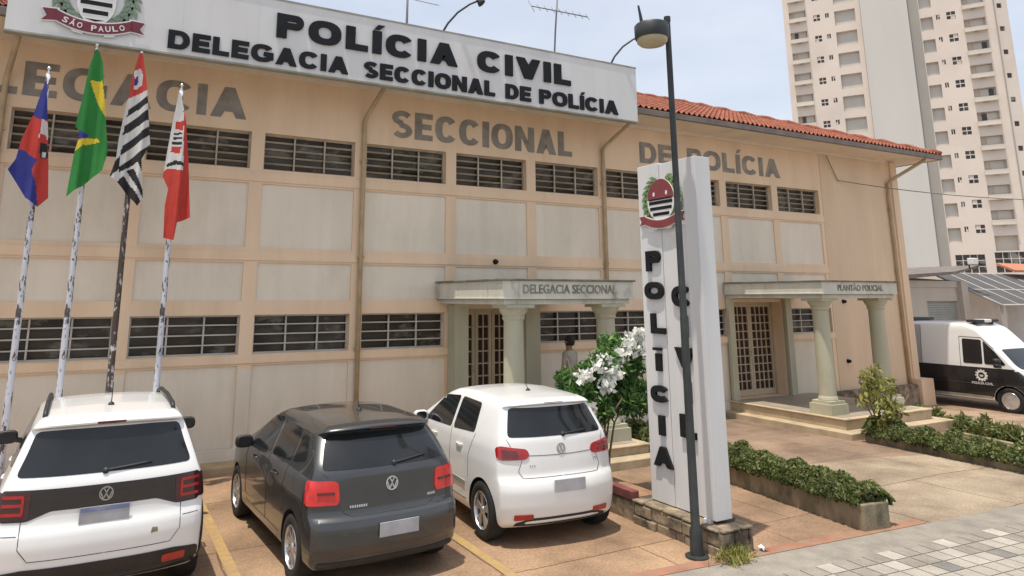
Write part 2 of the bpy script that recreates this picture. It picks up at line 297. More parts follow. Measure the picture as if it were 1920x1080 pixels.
def glyph(ch, w, h, t, q):
    """heavy block capital as convex 2-D pieces that only touch; t = upright stroke, q = level stroke"""
    B = lambda a, b, c, d: [(a, c), (b, c), (b, d), (a, d)]
    def ring(f0, f1, x0=0.0, n=26, e=2.4):
        out = []; rx, ry = (w - x0)/2, h/2; cx, cy = x0 + rx, ry
        sp = lambda v, m_: math.copysign(abs(v)**(2/e), v) * m_
        P = lambda a, ax, ay: (cx + sp(math.cos(a), ax), cy + sp(math.sin(a), ay))
        for k in range(n):
            a, b = f0 + (f1-f0)*k/n, f0 + (f1-f0)*(k+1)/n
            out.append([P(a, rx, ry), P(b, rx, ry), P(b, rx - t, ry - q), P(a, rx - t, ry - q)])
        return out
    def bowl(y0, y1, x0):
        out = []; n = 14; ry = (y1 - y0)/2; cy = (y0 + y1)/2; xs = w - ry*(1.0 if w - x0 > ry else (w - x0)/ry*.95); rx = w - xs
        out += [B(x0, xs, y0, y0 + q), B(x0, xs, y1 - q, y1)]
        for k in range(n):
            a, b = -math.pi/2 + math.pi*k/n, -math.pi/2 + math.pi*(k+1)/n
            out.append([(xs + rx*math.cos(a), cy + ry*math.sin(a)), (xs + rx*math.cos(b), cy + ry*math.sin(b)), (xs + max(rx - t, .01)*math.cos(b), cy + (ry - q)*math.sin(b)), (xs + max(rx - t, .01)*math.cos(a), cy + (ry - q)*math.sin(a))])
        return out
    if ch in 'ÍI':
        r = [B(0, t, 0, h)]
        if ch == 'Í': r.append([(t*.15, h*1.07), (t*.75, h*1.07), (t*1.35, h*1.27), (t*.55, h*1.27)])
        return r
    if ch == 'L': return [B(0, t, 0, h), B(t, w, 0, q)]
    if ch == 'E': return [B(0, t, 0, h), B(t, w, 0, q), B(t, w*.93, h/2 - q/2, h/2 + q/2), B(t, w, h - q, h)]
    if ch == 'O': return ring(0, 2*math.pi, n=36)
    if ch == 'C': return ring(.62, 2*math.pi - .62, n=30)
    if ch == 'G': return ring(.62, 2*math.pi - .50, n=30) + [B(w*.56, w - t, h*.36, h*.36 + q*.9), B(w - t, w, h*.16, h*.36 + q*.9)]
    if ch == 'D': return [B(0, t, 0, h)] + bowl(0, h, t)
    if ch == 'P': return [B(0, t, 0, h)] + bowl(h*.40, h, t)
    if ch in 'AV':
        ti = t*1.12; m = w/2; k = h*(m - ti)/(m)                       # inner edges run parallel to the outer ones
        l = [(0, 0), (ti, 0), (m, k), (m, h), (m - ti*.48, h)]; r = [(w - x, y) for x, y in l][::-1]
        x_ = lambda y: ti + (m - ti)*y/k
        y0, y1 = h*.20, h*.20 + q*.85
        bar = [(x_(y0), y0), (w - x_(y0), y0), (w - x_(y1), y1), (x_(y1), y1)]
        return [l, r, bar] if ch == 'A' else [[(x, h - y) for x, y in p][::-1] for p in (l, r)]
    if ch == 'N': d = min(h*.42, t*1.5); return [B(0, t, 0, h), B(w - t, w, 0, h), [(t, h), (t, h - d), (w - t, 0), (w - t, d)]]
    if ch == 'S':
        n = 40; out = []; c = []; t *= .84; q *= .9
        for k in range(n + 1):
            f = k/n
            if f < .5: a = .45 + (math.pi*1.5 - .45)*f*2; c.append((w/2 + (w/2 - t/2)*math.cos(a), h*.735 + (h*.265 - q/2)*math.sin(a)))
            else: a = math.pi/2 - (math.pi*1.5 - .45)*(f - .5)*2; c.append((w/2 + (w/2 - t/2)*math.cos(a), h*.275 + (h*.275 - q/2)*math.sin(a) - 0))
        L_ = []; 
        for k, (x, y) in enumerate(c):
            a, b = c[max(k-1, 0)], c[min(k+1, n)]; dx, dy = b[0]-a[0], b[1]-a[1]; ln = math.hypot(dx, dy) or 1; nx, ny = -dy/ln, dx/ln
            hw = .5*math.hypot(t*nx, q*ny); L_.append(((x + nx*hw, y + ny*hw), (x - nx*hw, y - ny*hw)))
        return [[L_[k][0], L_[k+1][0], L_[k+1][1], L_[k][1]] for k in range(n)]
    raise KeyError(ch)
GW_ = dict(P=.80, O=1.02, L=.72, C=.95, A=1.0, V=1.0, D=.90, E=.76, G=1.02, S=.84, N=.95)
def block_text(parent, mat, body, org, u, v, n, width, height, depth, t, q, gap=.11, space=.50):
    org, u, v, n = Vector(org), Vector(u), Vector(v), Vector(n)
    fix = sum(t for c in body if c in 'IÍ'); rel = sum(GW_.get(c, 0) for c in body) + gap*(len(body) - 1) + sum(space for c in body if c == ' ')
    k = (width - fix)/max(rel, 1e-6); x = 0.0
    for c in body:
        if c == ' ': x += (space + gap)*k; continue
        w = t if c in 'IÍ' else GW_[c]*k
        mb = MB()
        pcs = glyph(c, w, height, t, q)
        for i, poly in enumerate(pcs): mb.ext([org + u*(x + a) + v*b for a, b in poly], n*(depth + (.0012*(i - len(pcs) + 3) if c == 'G' and i >= len(pcs) - 2 else 0)), 0)
        mb.build('letter', mat, parent)
        x += w + gap*k

def facade(mb, org, u, n, outline, holes, depth, m=0, mrev=None):
    """wall sheet in the plane org + u*s + z, outward normal n; holes = (s0, s1, z0, z1[, depth[, back_material]])"""
    org = Vector(org); u = Vector(u); n = Vector(n); Z = Vector((0, 0, 1)); mrev = m if mrev is None else mrev
    s0, s1, z0, z1 = outline
    us = sorted({s0, s1} | {h[i] for h in holes for i in (0, 1) if s0 < h[i] < s1}); zs = sorted({z0, z1} | {h[i] for h in holes for i in (2, 3) if z0 < h[i] < z1})
    P = lambda s, z, d=0.0: org + u * s + Z * z - n * d
    vc = {}
    def vt(s, z):
        if (s, z) not in vc: vc[(s, z)] = mb.bm.verts.new(P(s, z))
        return vc[(s, z)]
    for a, b in zip(us[:-1], us[1:]):
        for c, d in zip(zs[:-1], zs[1:]):
            sm, zm = (a+b)/2, (c+d)/2
            if any(h[0] < sm < h[1] and h[2] < zm < h[3] for h in holes): continue
            mb.bm.faces.new((vt(a, c), vt(b, c), vt(b, d), vt(a, d))).material_index = m
    for h in holes:
        a, b, c, d = h[:4]; dp = h[4] if len(h) > 4 and h[4] is not None else depth
        for q in (((a,c,0),(b,c,0),(b,c,dp),(a,c,dp)), ((a,d,0),(a,d,dp),(b,d,dp),(b,d,0)), ((a,c,0),(a,c,dp),(a,d,dp),(a,d,0)), ((b,c,0),(b,d,0),(b,d,dp),(b,c,dp))):
            mb.f([P(*p) for p in q], mrev)
        if len(h) > 5: mb.f([P(a, c, dp), P(b, c, dp), P(b, d, dp), P(a, d, dp)], h[5])

def gz(x): return -0.035 * (min(max(x, 16.0), 27.0) - 16.0)
def sheet(name, poly, off, mat, kind='structure', label=None, cuts=(16.0, 27.0)):
    bm = bmesh.new(); bm.faces.new([bm.verts.new((x, y, 0)) for x, y in poly])
    for cx in cuts: bmesh.ops.bisect_plane(bm, geom=bm.verts[:] + bm.edges[:] + bm.faces[:], plane_co=(cx, 0, 0), plane_no=(1, 0, 0))
    for v in bm.verts: v.co.z = gz(v.co.x) + off
    bmesh.ops.recalc_face_normals(bm, faces=bm.faces[:])
    for fc in bm.faces:
        if fc.normal.z < 0: fc.normal_flip()
    me = bpy.data.meshes.new(name); bm.to_mesh(me); bm.free(); me.materials.append(mat)
    o = lk(bpy.data.objects.new(name, me)); return tag(o, label, None, None, kind)

def leaf_obj(name, C, size, mats, parent=None, aspect=2.2, up=0.35, sjit=0.4, shade=None):
    n = len(C); C = np.asarray(C, float)
    d = rng.normal(size=(n, 3)); d[:, 2] += up; d /= np.linalg.norm(d, axis=1)[:, None]
    t = rng.normal(size=(n, 3)); t -= (t * d).sum(1)[:, None] * d; t /= np.linalg.norm(t, axis=1)[:, None]
    nn = np.cross(d, t)
    s = size * (1 + sjit * (rng.random(n) * 2 - 1))[:, None]
    Lh = s * aspect / 2; Wh = s / 2
    a = C - d * Lh; b = C + t * Wh + nn * Wh * 0.35; c = C + d * Lh; e = C - t * Wh + nn * Wh * 0.35
    V = np.stack([a, b, c, e], 1).reshape(-1, 3)
    g = ORG.get(parent, Vector((0, 0, 0))) if parent else Vector((0, 0, 0))
    V = V - np.array(g[:])
    me = bpy.data.meshes.new(name)
    me.vertices.add(4 * n); me.vertices.foreach_set('co', V.ravel())
    me.loops.add(4 * n); me.loops.foreach_set('vertex_index', np.arange(4 * n))
    me.polygons.add(n); me.polygons.foreach_set('loop_start', np.arange(0, 4 * n, 4))
    for m in mats: me.materials.append(m)
    mi = rng.integers(0, len(mats), n) if shade is None else shade
    me.polygons.foreach_set('material_index', mi.astype(np.int32))
    me.update(calc_edges=True)
    o = lk(bpy.data.objects.new(name, me)); ORG[o] = g
    if parent: o.parent = parent
    return o
# ------------------------------------------------------------------ ground
def edge_y(x): return -7.12 - 0.07 * (x - 9.1)            # line where the lots meet the pavement
sheet('ground', [(-400, -400), (400, -400), (400, 400), (-400, 400)], -0.012, m_ground)
sheet('parking_lot', [(-12, edge_y(-12)), (10.0, edge_y(10.0)), (10.0, 0.0), (-12, 0.0)], 0.0, m_lot)
sheet('entry_path', [(10.0, edge_y(10.0)), (12.75, edge_y(12.75)), (12.75, 0), (10.0, 0)], 0.0, m_entry)
sheet('driveway', [(12.75, edge_y(12.75)), (18.0, edge_y(18.0)), (18.0, -5.0), (12.75, -4.3)], 0.0, m_drive)
sheet('forecourt', [(12.75, -4.3), (18.0, -5.0), (18.0, 0), (12.75, 0)], 0.0, m_patio)
sheet('garden_bed', [(18.0, edge_y(18.0)), (21.2, edge_y(21.2)), (21.2, 0), (18.0, 0)], 0.0, m_soil)
sheet('side_drive', [(21.2, edge_y(21.2)), (46, edge_y(46)), (46, 12), (26, 12), (26, 0), (21.2, 0)], 0.0, m_paved)
sheet('pavement', [(-12, -10.6), (46, -13.5), (46, edge_y(46)), (-12, edge_y(-12))], 0.0, m_walkgrey)
ed = 0.17
sheet('red_edging_strip', [(8.2, edge_y(8.2)), (13.2, edge_y(13.2)), (13.2, edge_y(13.2) + ed), (8.2, edge_y(8.2) + ed)], 0.005, m_red)
# patterned pavers laid along the pavement
mb = MB(); T = 0.235; ex = Vector((1, -0.07, 0)).normalized(); ey = Vector((0.07, 1, 0)).normalized(); o0 = Vector((6.0, edge_y(6.0), 0)); g_ = 0.006
for i in range(0, 75):
    for j in range(2, 11):
        k = 0
        if j == 2: k = 2 if i % 4 == 0 else 0
        elif j == 3: k = 1 if i % 4 == 2 else 2 if i % 4 == 3 else 0
        elif j == 4: k = 3 if i % 4 == 1 else 1
        elif j == 7: k = 3 if i % 5 == 0 else 1
        else: k = 1
        if rng.random() < 0.03: k = (k + 1) % 4 if k in (1, 2) else k
        c = o0 + ex * (i * T) - ey * (j * T + T)
        P_ = [c + ex * g_ + ey * g_, c + ex * (T - g_) + ey * g_, c + ex * (T - g_) + ey * (T - g_), c + ex * g_ + ey * (T - g_)]
        mb.f([(p.x, p.y, gz(p.x) + 0.006) for p in P_], k)
tag(mb.build('pavement_tiles', [m_walkgrey, m_walklight, m_walkwhite, m_walkdark]), kind='structure')
for xl, yt, yb in ((5.15, -1.0, -7.0), (7.69, -1.0, -7.0), (2.61, -1.0, -6.9), (0.07, -1.0, -6.8)):
    sheet('parking_line', [(xl - 0.06, yb), (xl + 0.06, yb), (xl + 0.06, yt), (xl - 0.06, yt)], 0.005, m_yellow)
mb = MB(); mb.box(-12, 9.6, -0.48, 0.02, -0.05, 0.11)
tag(mb.build('kerb', m_kerb, bevel=0.015), kind='structure')

# ------------------------------------------------------------------ police building
X0, X1 = -10.0, 25.65
B = thing('police_building', 'long two-storey ochre building with pale wall panels, barred windows and a red tiled roof', 'building', (8, 0, 0))
U_, N_ = (1, 0, 0), (0, -1, 0)
ZA, ZB, ZD, ZE = 5.88, 5.18, 2.53, 1.85
upper = [(2*k + .12, 2*k + 1.88) for k in range(-4, 11)]
lower = [(2*k + .12, 2*k + 1.88) for k in range(-4, 11) if k not in (5, 9)]
lower[-1] = (20.2, 21.95)
DOORS = [(10.26, 11.56, 0.30, 2.60, 0.35), (18.12, 19.9, 0.30, 2.70, 0.5)]
holes = [(a, b, ZB, ZA) for a, b in upper] + [(a, b, ZE, ZD) for a, b in lower] + [(a, b, c, d, e) for a, b, c, d, e in DOORS]
PD = 0.03
for k in range(-5, 11):
    a, b = 2*k + .12, 2*k + 1.88
    holes.append((a, b, 3.73, 4.91, PD, 1))
    holes.append((a, b, 2.78, 3.46, PD, 1))
    if k not in (5, 9): holes.append((a, b, -0.45, 1.66, PD, 1))
mb = MB()
facade(mb, (0, 0, 0), U_, N_, (X0, X1, -0.45, 7.06), holes, 0.20, 0)
# side walls and back
mb.f([(X1, 0, -0.45), (X1, 11, -0.45), (X1, 11, 7.06), (X1, 0, 7.06)], 2); mb.f([(X0, 0, -0.45), (X0, 11, -0.45), (X0, 11, 7.06), (X0, 0, 7.06)], 2)
mb.f([(X0, 11, -0.45), (X1, 11, -0.45), (X1, 11, 7.06), (X0, 11, 7.06)], 2)
mb.f([(X0, 1.2, -0.45), (X1, 1.2, -0.45), (X1, 1.2, 7.06), (X0, 1.2, 7.06)], 2)
wall = mb.build('wall', [m_ochre, m_panel, m_side], B, fix=False)
# end bay: plain plaster + corner pilaster, proud of the wall
mb = MB()
mb.box(22.02, 25.0, -0.012, 0.0, -0.44, 7.0, 0); mb.box(25.42, 25.72, -0.05, 0.12, -0.45, 7.03, 1); mb.box(25.36, 25.98, -0.28, 0.14, -0.45, 0.42, 1)
mb.build('end_wall_plaster', [m_side, m_ochre], B)
mb = MB()
for k in range(-4, 11):                                     # pale strips continue the piers down to the ground
    if k in (5, 6, 9, 10): continue
    mb.box(2*k - .115, 2*k + .115, -0.006, 0.0, 0.1, 1.60)
mb.box(X0, 9.9, -0.035, 0.0, 0.10, 0.30); mb.box(12.0, 17.9, -0.035, 0.0, -0.1, 0.28)
mb.build('lower_pier_strips', m_panel, B)
mb = MB(); mb.box(21.1, 25.3, -0.22, -0.012, -0.45, 0.28); mb.build('stone_base', m_stone, B, bevel=0.02)
mb = MB(); mb.box(X0, 22.0, -0.022, 0.0, 3.50, 3.66); [mb.box(a_, b_, -0.03, 0.0, 1.70, 1.83) for a_, b_ in ((X0, 9.94), (11.95, 17.8), (20.15, 22.0))]; mb.box(X0, 22.0, -0.022, 0.0, 4.95, 5.12)
mb.build('string_courses', m_ochre, B)

def window(a, b, z0, z1, rows, cols, up, seed):
    r_ = random.Random(seed); mb = MB(); y = 0.13; bm_ = m_barup if up else m_bar
    fr = 0.03
    mb.box(a, b, y - .02, y + .03, z0, z0 + fr); mb.box(a, b, y - .02, y + .03, z1 - fr, z1); mb.box(a, a + fr, y - .021, y + .031, z0, z1); mb.box(b - fr, b, y - .021, y + .031, z0, z1)
    for i in range(1, cols):
        x = a + (b - a) * i / cols; mb.box(x - .014, x + .014, y - .03, y + .01, z0 + fr, z1 - fr)
    for j in range(1, rows):
        z = z0 + (z1 - z0) * j / rows
        if up: mb.obox(((a+b)/2, y + .01, z), (b - a - 2*fr, 0, 0), (0, .036, -.022), (0, .004, .007))
        else: mb.box(a + fr, b - fr, y - .036, y + .012, z - .011, z + .011)
    w = mb.build('window', bm_, B)
    g = MB()                                                # panes, some of them hinged open a little
    for i in range(cols):
        xa = a + (b - a) * i / cols + .012; xb = a + (b - a) * (i + 1) / cols - .012
        for j in range(rows):
            za = z0 + (z1 - z0) * j / rows + .006; zb = z0 + (z1 - z0) * (j + 1) / rows - .006
            t = r_.uniform(0.0, .06) if up else r_.uniform(0, .012)
            g.f([(xa, y + .045 + t, za), (xb, y + .045 + t, za), (xb, y + .045, zb), (xa, y + .045, zb)])
    g.build('pane', m_wglass, w, fix=False)
    return w
for i, (a, b) in enumerate(upper): window(a, b, ZB, ZA, 5, 3, True, i)
for i, (a, b) in enumerate(lower): window(a, b, ZE, ZD, 4, 3, False, 50 + i)

def door(x0, x1, z0, z1, y, leaves_, pc, pr):
    mb = MB(); g = MB(); f = .05
    mb.box(x0, x0 + f, y - .04, y + .05, z0, z1); mb.box(x1 - f, x1, y - .04, y + .05, z0, z1); mb.box(x0 + f, x1 - f, y - .04, y + .05, z1 - f, z1)
    n = leaves_; w = (x1 - x0 - 2*f) / n
    for k in range(n):
        a = x0 + f + k*w + .006; b = a + w - .012; s = .07
        mb.box(a, a + s, y - .02, y + .03, z0 + .01, z1 - f); mb.box(b - s, b, y - .02, y + .03, z0 + .01, z1 - f)
        mb.box(a + s, b - s, y - .02, y + .03, z0 + .01, z0 + .16); mb.box(a + s, b - s, y - .02, y + .03, z1 - f - .08, z1 - f)
        ga, gb, gc, gd = a + s, b - s, z0 + .16, z1 - f - .08
        for i in range(1, pc): xx = ga + (gb - ga) * i / pc; mb.box(xx - .013, xx + .013, y - .012, y + .02, gc, gd)
        for j in range(1, pr): zz = gc + (gd - gc) * j / pr; mb.box(ga, gb, y - .010, y + .018, zz - .013, zz + .013)
        g.f([(ga, y + .022, gc), (gb, y + .022, gc), (gb, y + .022, gd), (ga, y + .022, gd)])
    d = mb.build('door', m_door, B); g.build('pane', m_pane, d, fix=False)
    h = MB(); cx = x0 + f + w * max(1, n // 2); h.tube([(cx - .05, y - .02, 1.3), (cx - .05, y - .06, 1.3), (cx - .05, y - .06, 1.42), (cx - .05, y - .02, 1.42)], .009, 6); h.build('handle', m_chrome, d)
door(10.26, 11.56, 0.30, 2.60, 0.28, 3, 2, 8)
door(18.12, 19.9, 0.30, 2.70, 0.34, 2, 4, 10)

m_faded = pm('faded_letter', (0.20, 0.19, 0.15), .8, .3, 5, tint=(.38, .36, .30), tscale=7, tlo=.5, thi=.65)
def portico(x0, x1, yf, zb, zt, cols_, fx0, jl, jr, text, tx0, tx1, tz, th, zf):
    # canopy with drip edge and soffit lip
    mb = MB(); mb.box(x0, x1, yf, -.031, zb + .03, zt - .035, 0); mb.box(x0 + .06, x1 - .06, yf + .06, -.032, zb - .06, zb + .03, 0)
    mb.box(x0 - .035, x1 + .035, yf - .035, -.031, zt - .035, zt, 1); mb.box(x0 - .012, x1 + .012, yf - .012, -.0315, zb + .03, zb + .065, 0)
    can = mb.build('canopy', [m_canopy, m_cop], B, bevel=.006)
    t = MB(); put_text(t, text, (tx0, yf - .001, tz), (1, 0, 0), (0, 0, 1), (0, -1, 0), width=tx1 - tx0, height=th, depth=.012, offset=.012); t.build('lettering', m_faded, can, fix=False)
    for (cx, cy, base) in cols_:
        c = MB(); r0 = .185; zt_ = zb - .06
        c.box(cx - .27, cx + .27, cy - .27, cy + .27, zt_ - .06, zt_ - .001, 0); 
        prof = [(.20, zf + .28), (.21, zf + .30), (.205, zf + .34), (r0, zf + .38), (r0 * .99, zf + 1.0), (r0 * .95, zf + 1.8), (r0 * .93, zt_ - .28), (.20, zt_ - .24), (.19, zt_ - .20), (.25, zt_ - .10), (.26, zt_ - .06)]
        c.lathe(prof, (cx, cy, 0), 20, 0, smooth=False)
        c.box(cx - .28, cx + .28, cy - .28, cy + .28, zf + .003, zf + .22, 0); c.box(cx - .24, cx + .24, cy - .24, cy + .24, zf + .22, zf + .285, 0)
        c.build('column', m_green, B, sharp=25)
    # door jambs
    for a, b in (jl, jr): j = MB(); j.box(a, b, -.36 if a < 15 else -.12, -.0325, zf + .003, zb - .06); j.build('door_jamb', m_green, B)
    s = MB(); g0 = gz(x0) - .05
    er = .3 if x0 > 15 else -.05
    s.box(fx0, x1 + er, yf - .30, -.036, g0 - .1, zf - .03, 0); s.box(fx0 - .03, x1 + er + .03, yf - .33, -.0365, zf - .03, zf - .001, 0)
    s.box(fx0 - .30, x1 + er + .32, yf - .62, -.0375, g0 - .1, g0 + .19, 0)
    st = s.build('steps', m_step, B, bevel=.012)
    fl = MB(); fl.f([(fx0 + .12, yf - .15, zf + .002), (x1 + er - .15, yf - .15, zf + .002), (x1 + er - .15, -.04, zf + .002), (fx0 + .12, -.04, zf + .002)]); fl.build('floor_tiles', m_floor, st)
portico(9.67, 12.5, -2.76, 2.77, 3.15, [(10.05, -2.46, 0), (12.05, -2.46, 0)], 9.75, (9.94, 10.24), (11.60, 11.95), 'DELEGACIA SECCIONAL', 10.07, 12.1, 2.90, .15, .30)
portico(17.78, 20.5, -2.86, 2.86, 3.20, [(18.12, -2.5, 0), (20.22, -2.46, 0)], 17.72, (17.80, 17.98), (19.93, 20.15), 'PLANTÃO POLICIAL', 18.3, 19.95, 2.97, .13, .30)

# roof: eaves, tiles, hip
EO, EZ = 0.92, 7.08; RY, RZ = 4.5, 9.5
mb = MB(); mb.box(X0, X1 + EO - .02, -EO, 1.3, EZ - .02, EZ + .03); mb.box(X0, 25.2, -.06, -.001, 6.98, EZ - .02)
mb.build('soffit', m_soffit, B)
mb = MB(); mb.box(X0, X1 + EO, -EO - .09, -EO - .001, EZ - .03, EZ + .11); mb.box(X1 + EO - .02, X1 + EO + .06, -EO - .09, 11, EZ - .03, EZ + .11)
mb.build('gutter', m_gutter, B, bevel=.01)
rf = MB(); bmr = rf.bm
sl = (RZ - EZ - .06) / (RY + EO + .06); pit = .17; nrow = 18; sub = 6; xs = np.arange(X0, X1 + EO + .05, pit / sub)
prev = None
for j in range(nrow):
    for e in (0, 1):
        y = -EO - .06 + (RY + EO + .06) * (j + e) / nrow; lift = .035 if e == 0 else 0.0
        row = []
        for x in xs:
            xe = X1 + EO + .05 - max(0, (y + EO + .06)) * 0.99
            xx = min(x, xe); w = math.cos(2*math.pi*xx/pit)
            row.append(bmr.verts.new((xx, y, EZ + .13 + sl * (y + EO + .06) + lift + .035 * w)))
        if prev:
            for i in range(len(xs) - 1):
                if (row[i].co - row[i+1].co).length < 1e-5 and (prev[i].co - prev[i+1].co).length < 1e-5: continue
                bmr.faces.new((prev[i], prev[i+1], row[i+1], row[i])).smooth = False
        prev = row
# rear slope and hip end
rz_ = EZ + .13 + sl * (RY + EO + .06)
xe_ = X1 + EO + .05
rf.f([(X0, RY, rz_), (xe_ - 5.4, RY, rz_), (xe_, 10, EZ + .1), (X0, 10, EZ + .1)]); rf.f([(xe_, -EO - .06, EZ + .1), (xe_, 10, EZ + .1), (xe_ - 5.4, RY, rz_)])
roof = rf.build('roof', m_tile, B, sharp=50)
mb = MB(); pts = [(x, RY, rz_ + .02 + .02*math.sin(x*9)) for x in np.arange(X0, xe_ - 5.4, .2)]; mb.tube(pts, .10, 8)
hp = [(xe_ - 5.4 * t, -EO - .06 + (RY + EO + .06) * t, EZ + .15 + (rz_ - EZ - .13) * t + .03*math.sin(t*70)) for t in np.linspace(0, 1, 40)]
mb.tube(hp, .10, 8); mb.build('ridge_tiles', m_tile, roof)

def downpipe(x, xt, yt=-.85, r=.045):
    mb = MB(); mb.tube([(xt, yt, EZ), (xt, yt + .05, 7.0), (x + (xt - x)*.12, -.12, 6.42), (x, -.07, 6.30), (x, -.07, 6.0), (x, -.07, .12)], r, 8)
    for z in (5.5, 3.6, 1.9): mb.box(x - .07, x + .07, -.075, -.0235, z - .02, z + .02)
    mb.build('downpipe', m_pipe, B)
downpipe(8.04, 8.25); downpipe(14.0, 14.45); downpipe(25.15, 25.95, r=.05); downpipe(2.0, 2.2)
def wall_text(body, x0, x1, z0, h, off=.08):
    block_text(B, m_letter, body, (x0, -.001, z0), (1, 0, 0), (0, 0, 1), (0, -1, 0), x1 - x0, h, .008, .165, .12)
wall_text('DELEGACIA', 0.50, 5.76, 6.09, .58); wall_text('SECCIONAL', 8.64, 13.14, 6.07, .58); wall_text('DE', 15.2, 16.28, 6.12, .53); wall_text('POLÍCIA', 16.8, 20.3, 6.12, .53)
for x, z in ((11.05, 3.58), (22.5, 2.70), (22.45, 1.05)):
    mb = MB(); mb.lathe([(.001, .09), (.035, .085), (.05, .05), (.045, .01), (.06, 0), (.06, -.01)], (x, -.024, z), 12, 0, axis=(0, -1, 0)); mb.build('wall_lamp', m_black, B)
# cable fixed to the facade
mb = MB(); a_, b_, c_ = Vector((22.25, -.1, 6.95)), Vector((22.75, -.05, 6.24)), Vector((42, -6, 7.4))
pts = [a_, b_] + [b_.lerp(c_, t) - Vector((0, 0, .9 * 4 * t * (1 - t))) for t in np.linspace(.04, 1, 24)]
root_mesh(mb if mb.tube(pts, .013, 6, smooth=True) is None else mb, 'cable', m_gutter, 'thin dark cable running from the ochre wall below the eaves across the tower', 'cable', (22.75, -.05, 6.24))

# ------------------------------------------------------------------ rooftop sign
S = thing('rooftop_sign', 'long white metal sign board with black POLÍCIA CIVIL letters fixed along the eaves', 'sign', (8.1, -1.05, 6.79))
SX0, SX1, SZ0, SZ1, SY = 2.03, 14.19, 6.79, 8.06, -1.16
mb = MB(); mb.box(SX0, SX1, SY, -1.02, SZ0, SZ1, 0)
mb.box(SX0 - .012, SX1 + .012, SY - .012, -1.021, SZ1, SZ1 + .03, 1); mb.box(SX0 - .012, SX1 + .012, SY - .012, -1.021, SZ0 - .03, SZ0, 1)
for k in range(1, 10): x = SX0 + (SX1 - SX0) * k / 10; mb.box(x - .004, x + .004, SY - .0025, SY, SZ0 + .01, SZ1 - .01, 0)
mb.build('panel', [m_white, m_edge], S)
mb = MB()
for x in (2.6, 5.5, 8.5, 11.5, 13.8): mb.box(x - .03, x + .03, -1.02, .6, 7.25, 7.31); mb.obox((x, -.5, 7.75), (.05, 0, 0), (0, 1.1, -.55), (0, .03, .05))
mb.build('bracket', m_gutter, S)
block_text(S, m_black, 'POLÍCIA CIVIL', (5.99, SY - .001, 7.365), (1, 0, 0), (0, 0, 1), (0, -1, 0), 6.33, .45, .04, .18, .115, gap=.15, space=.46);
for w_, xa, xb in (('DELEGACIA', 4.26, 7.32), ('SECCIONAL', 7.62, 10.42), ('DE', 10.67, 11.29), ('POLÍCIA', 11.50, 13.61)):
    block_text(S, m_black, w_, (xa, SY - .001, 6.868), (1, 0, 0), (0, 0, 1), (0, -1, 0), xb - xa, .315, .035, .105, .075, gap=.10);

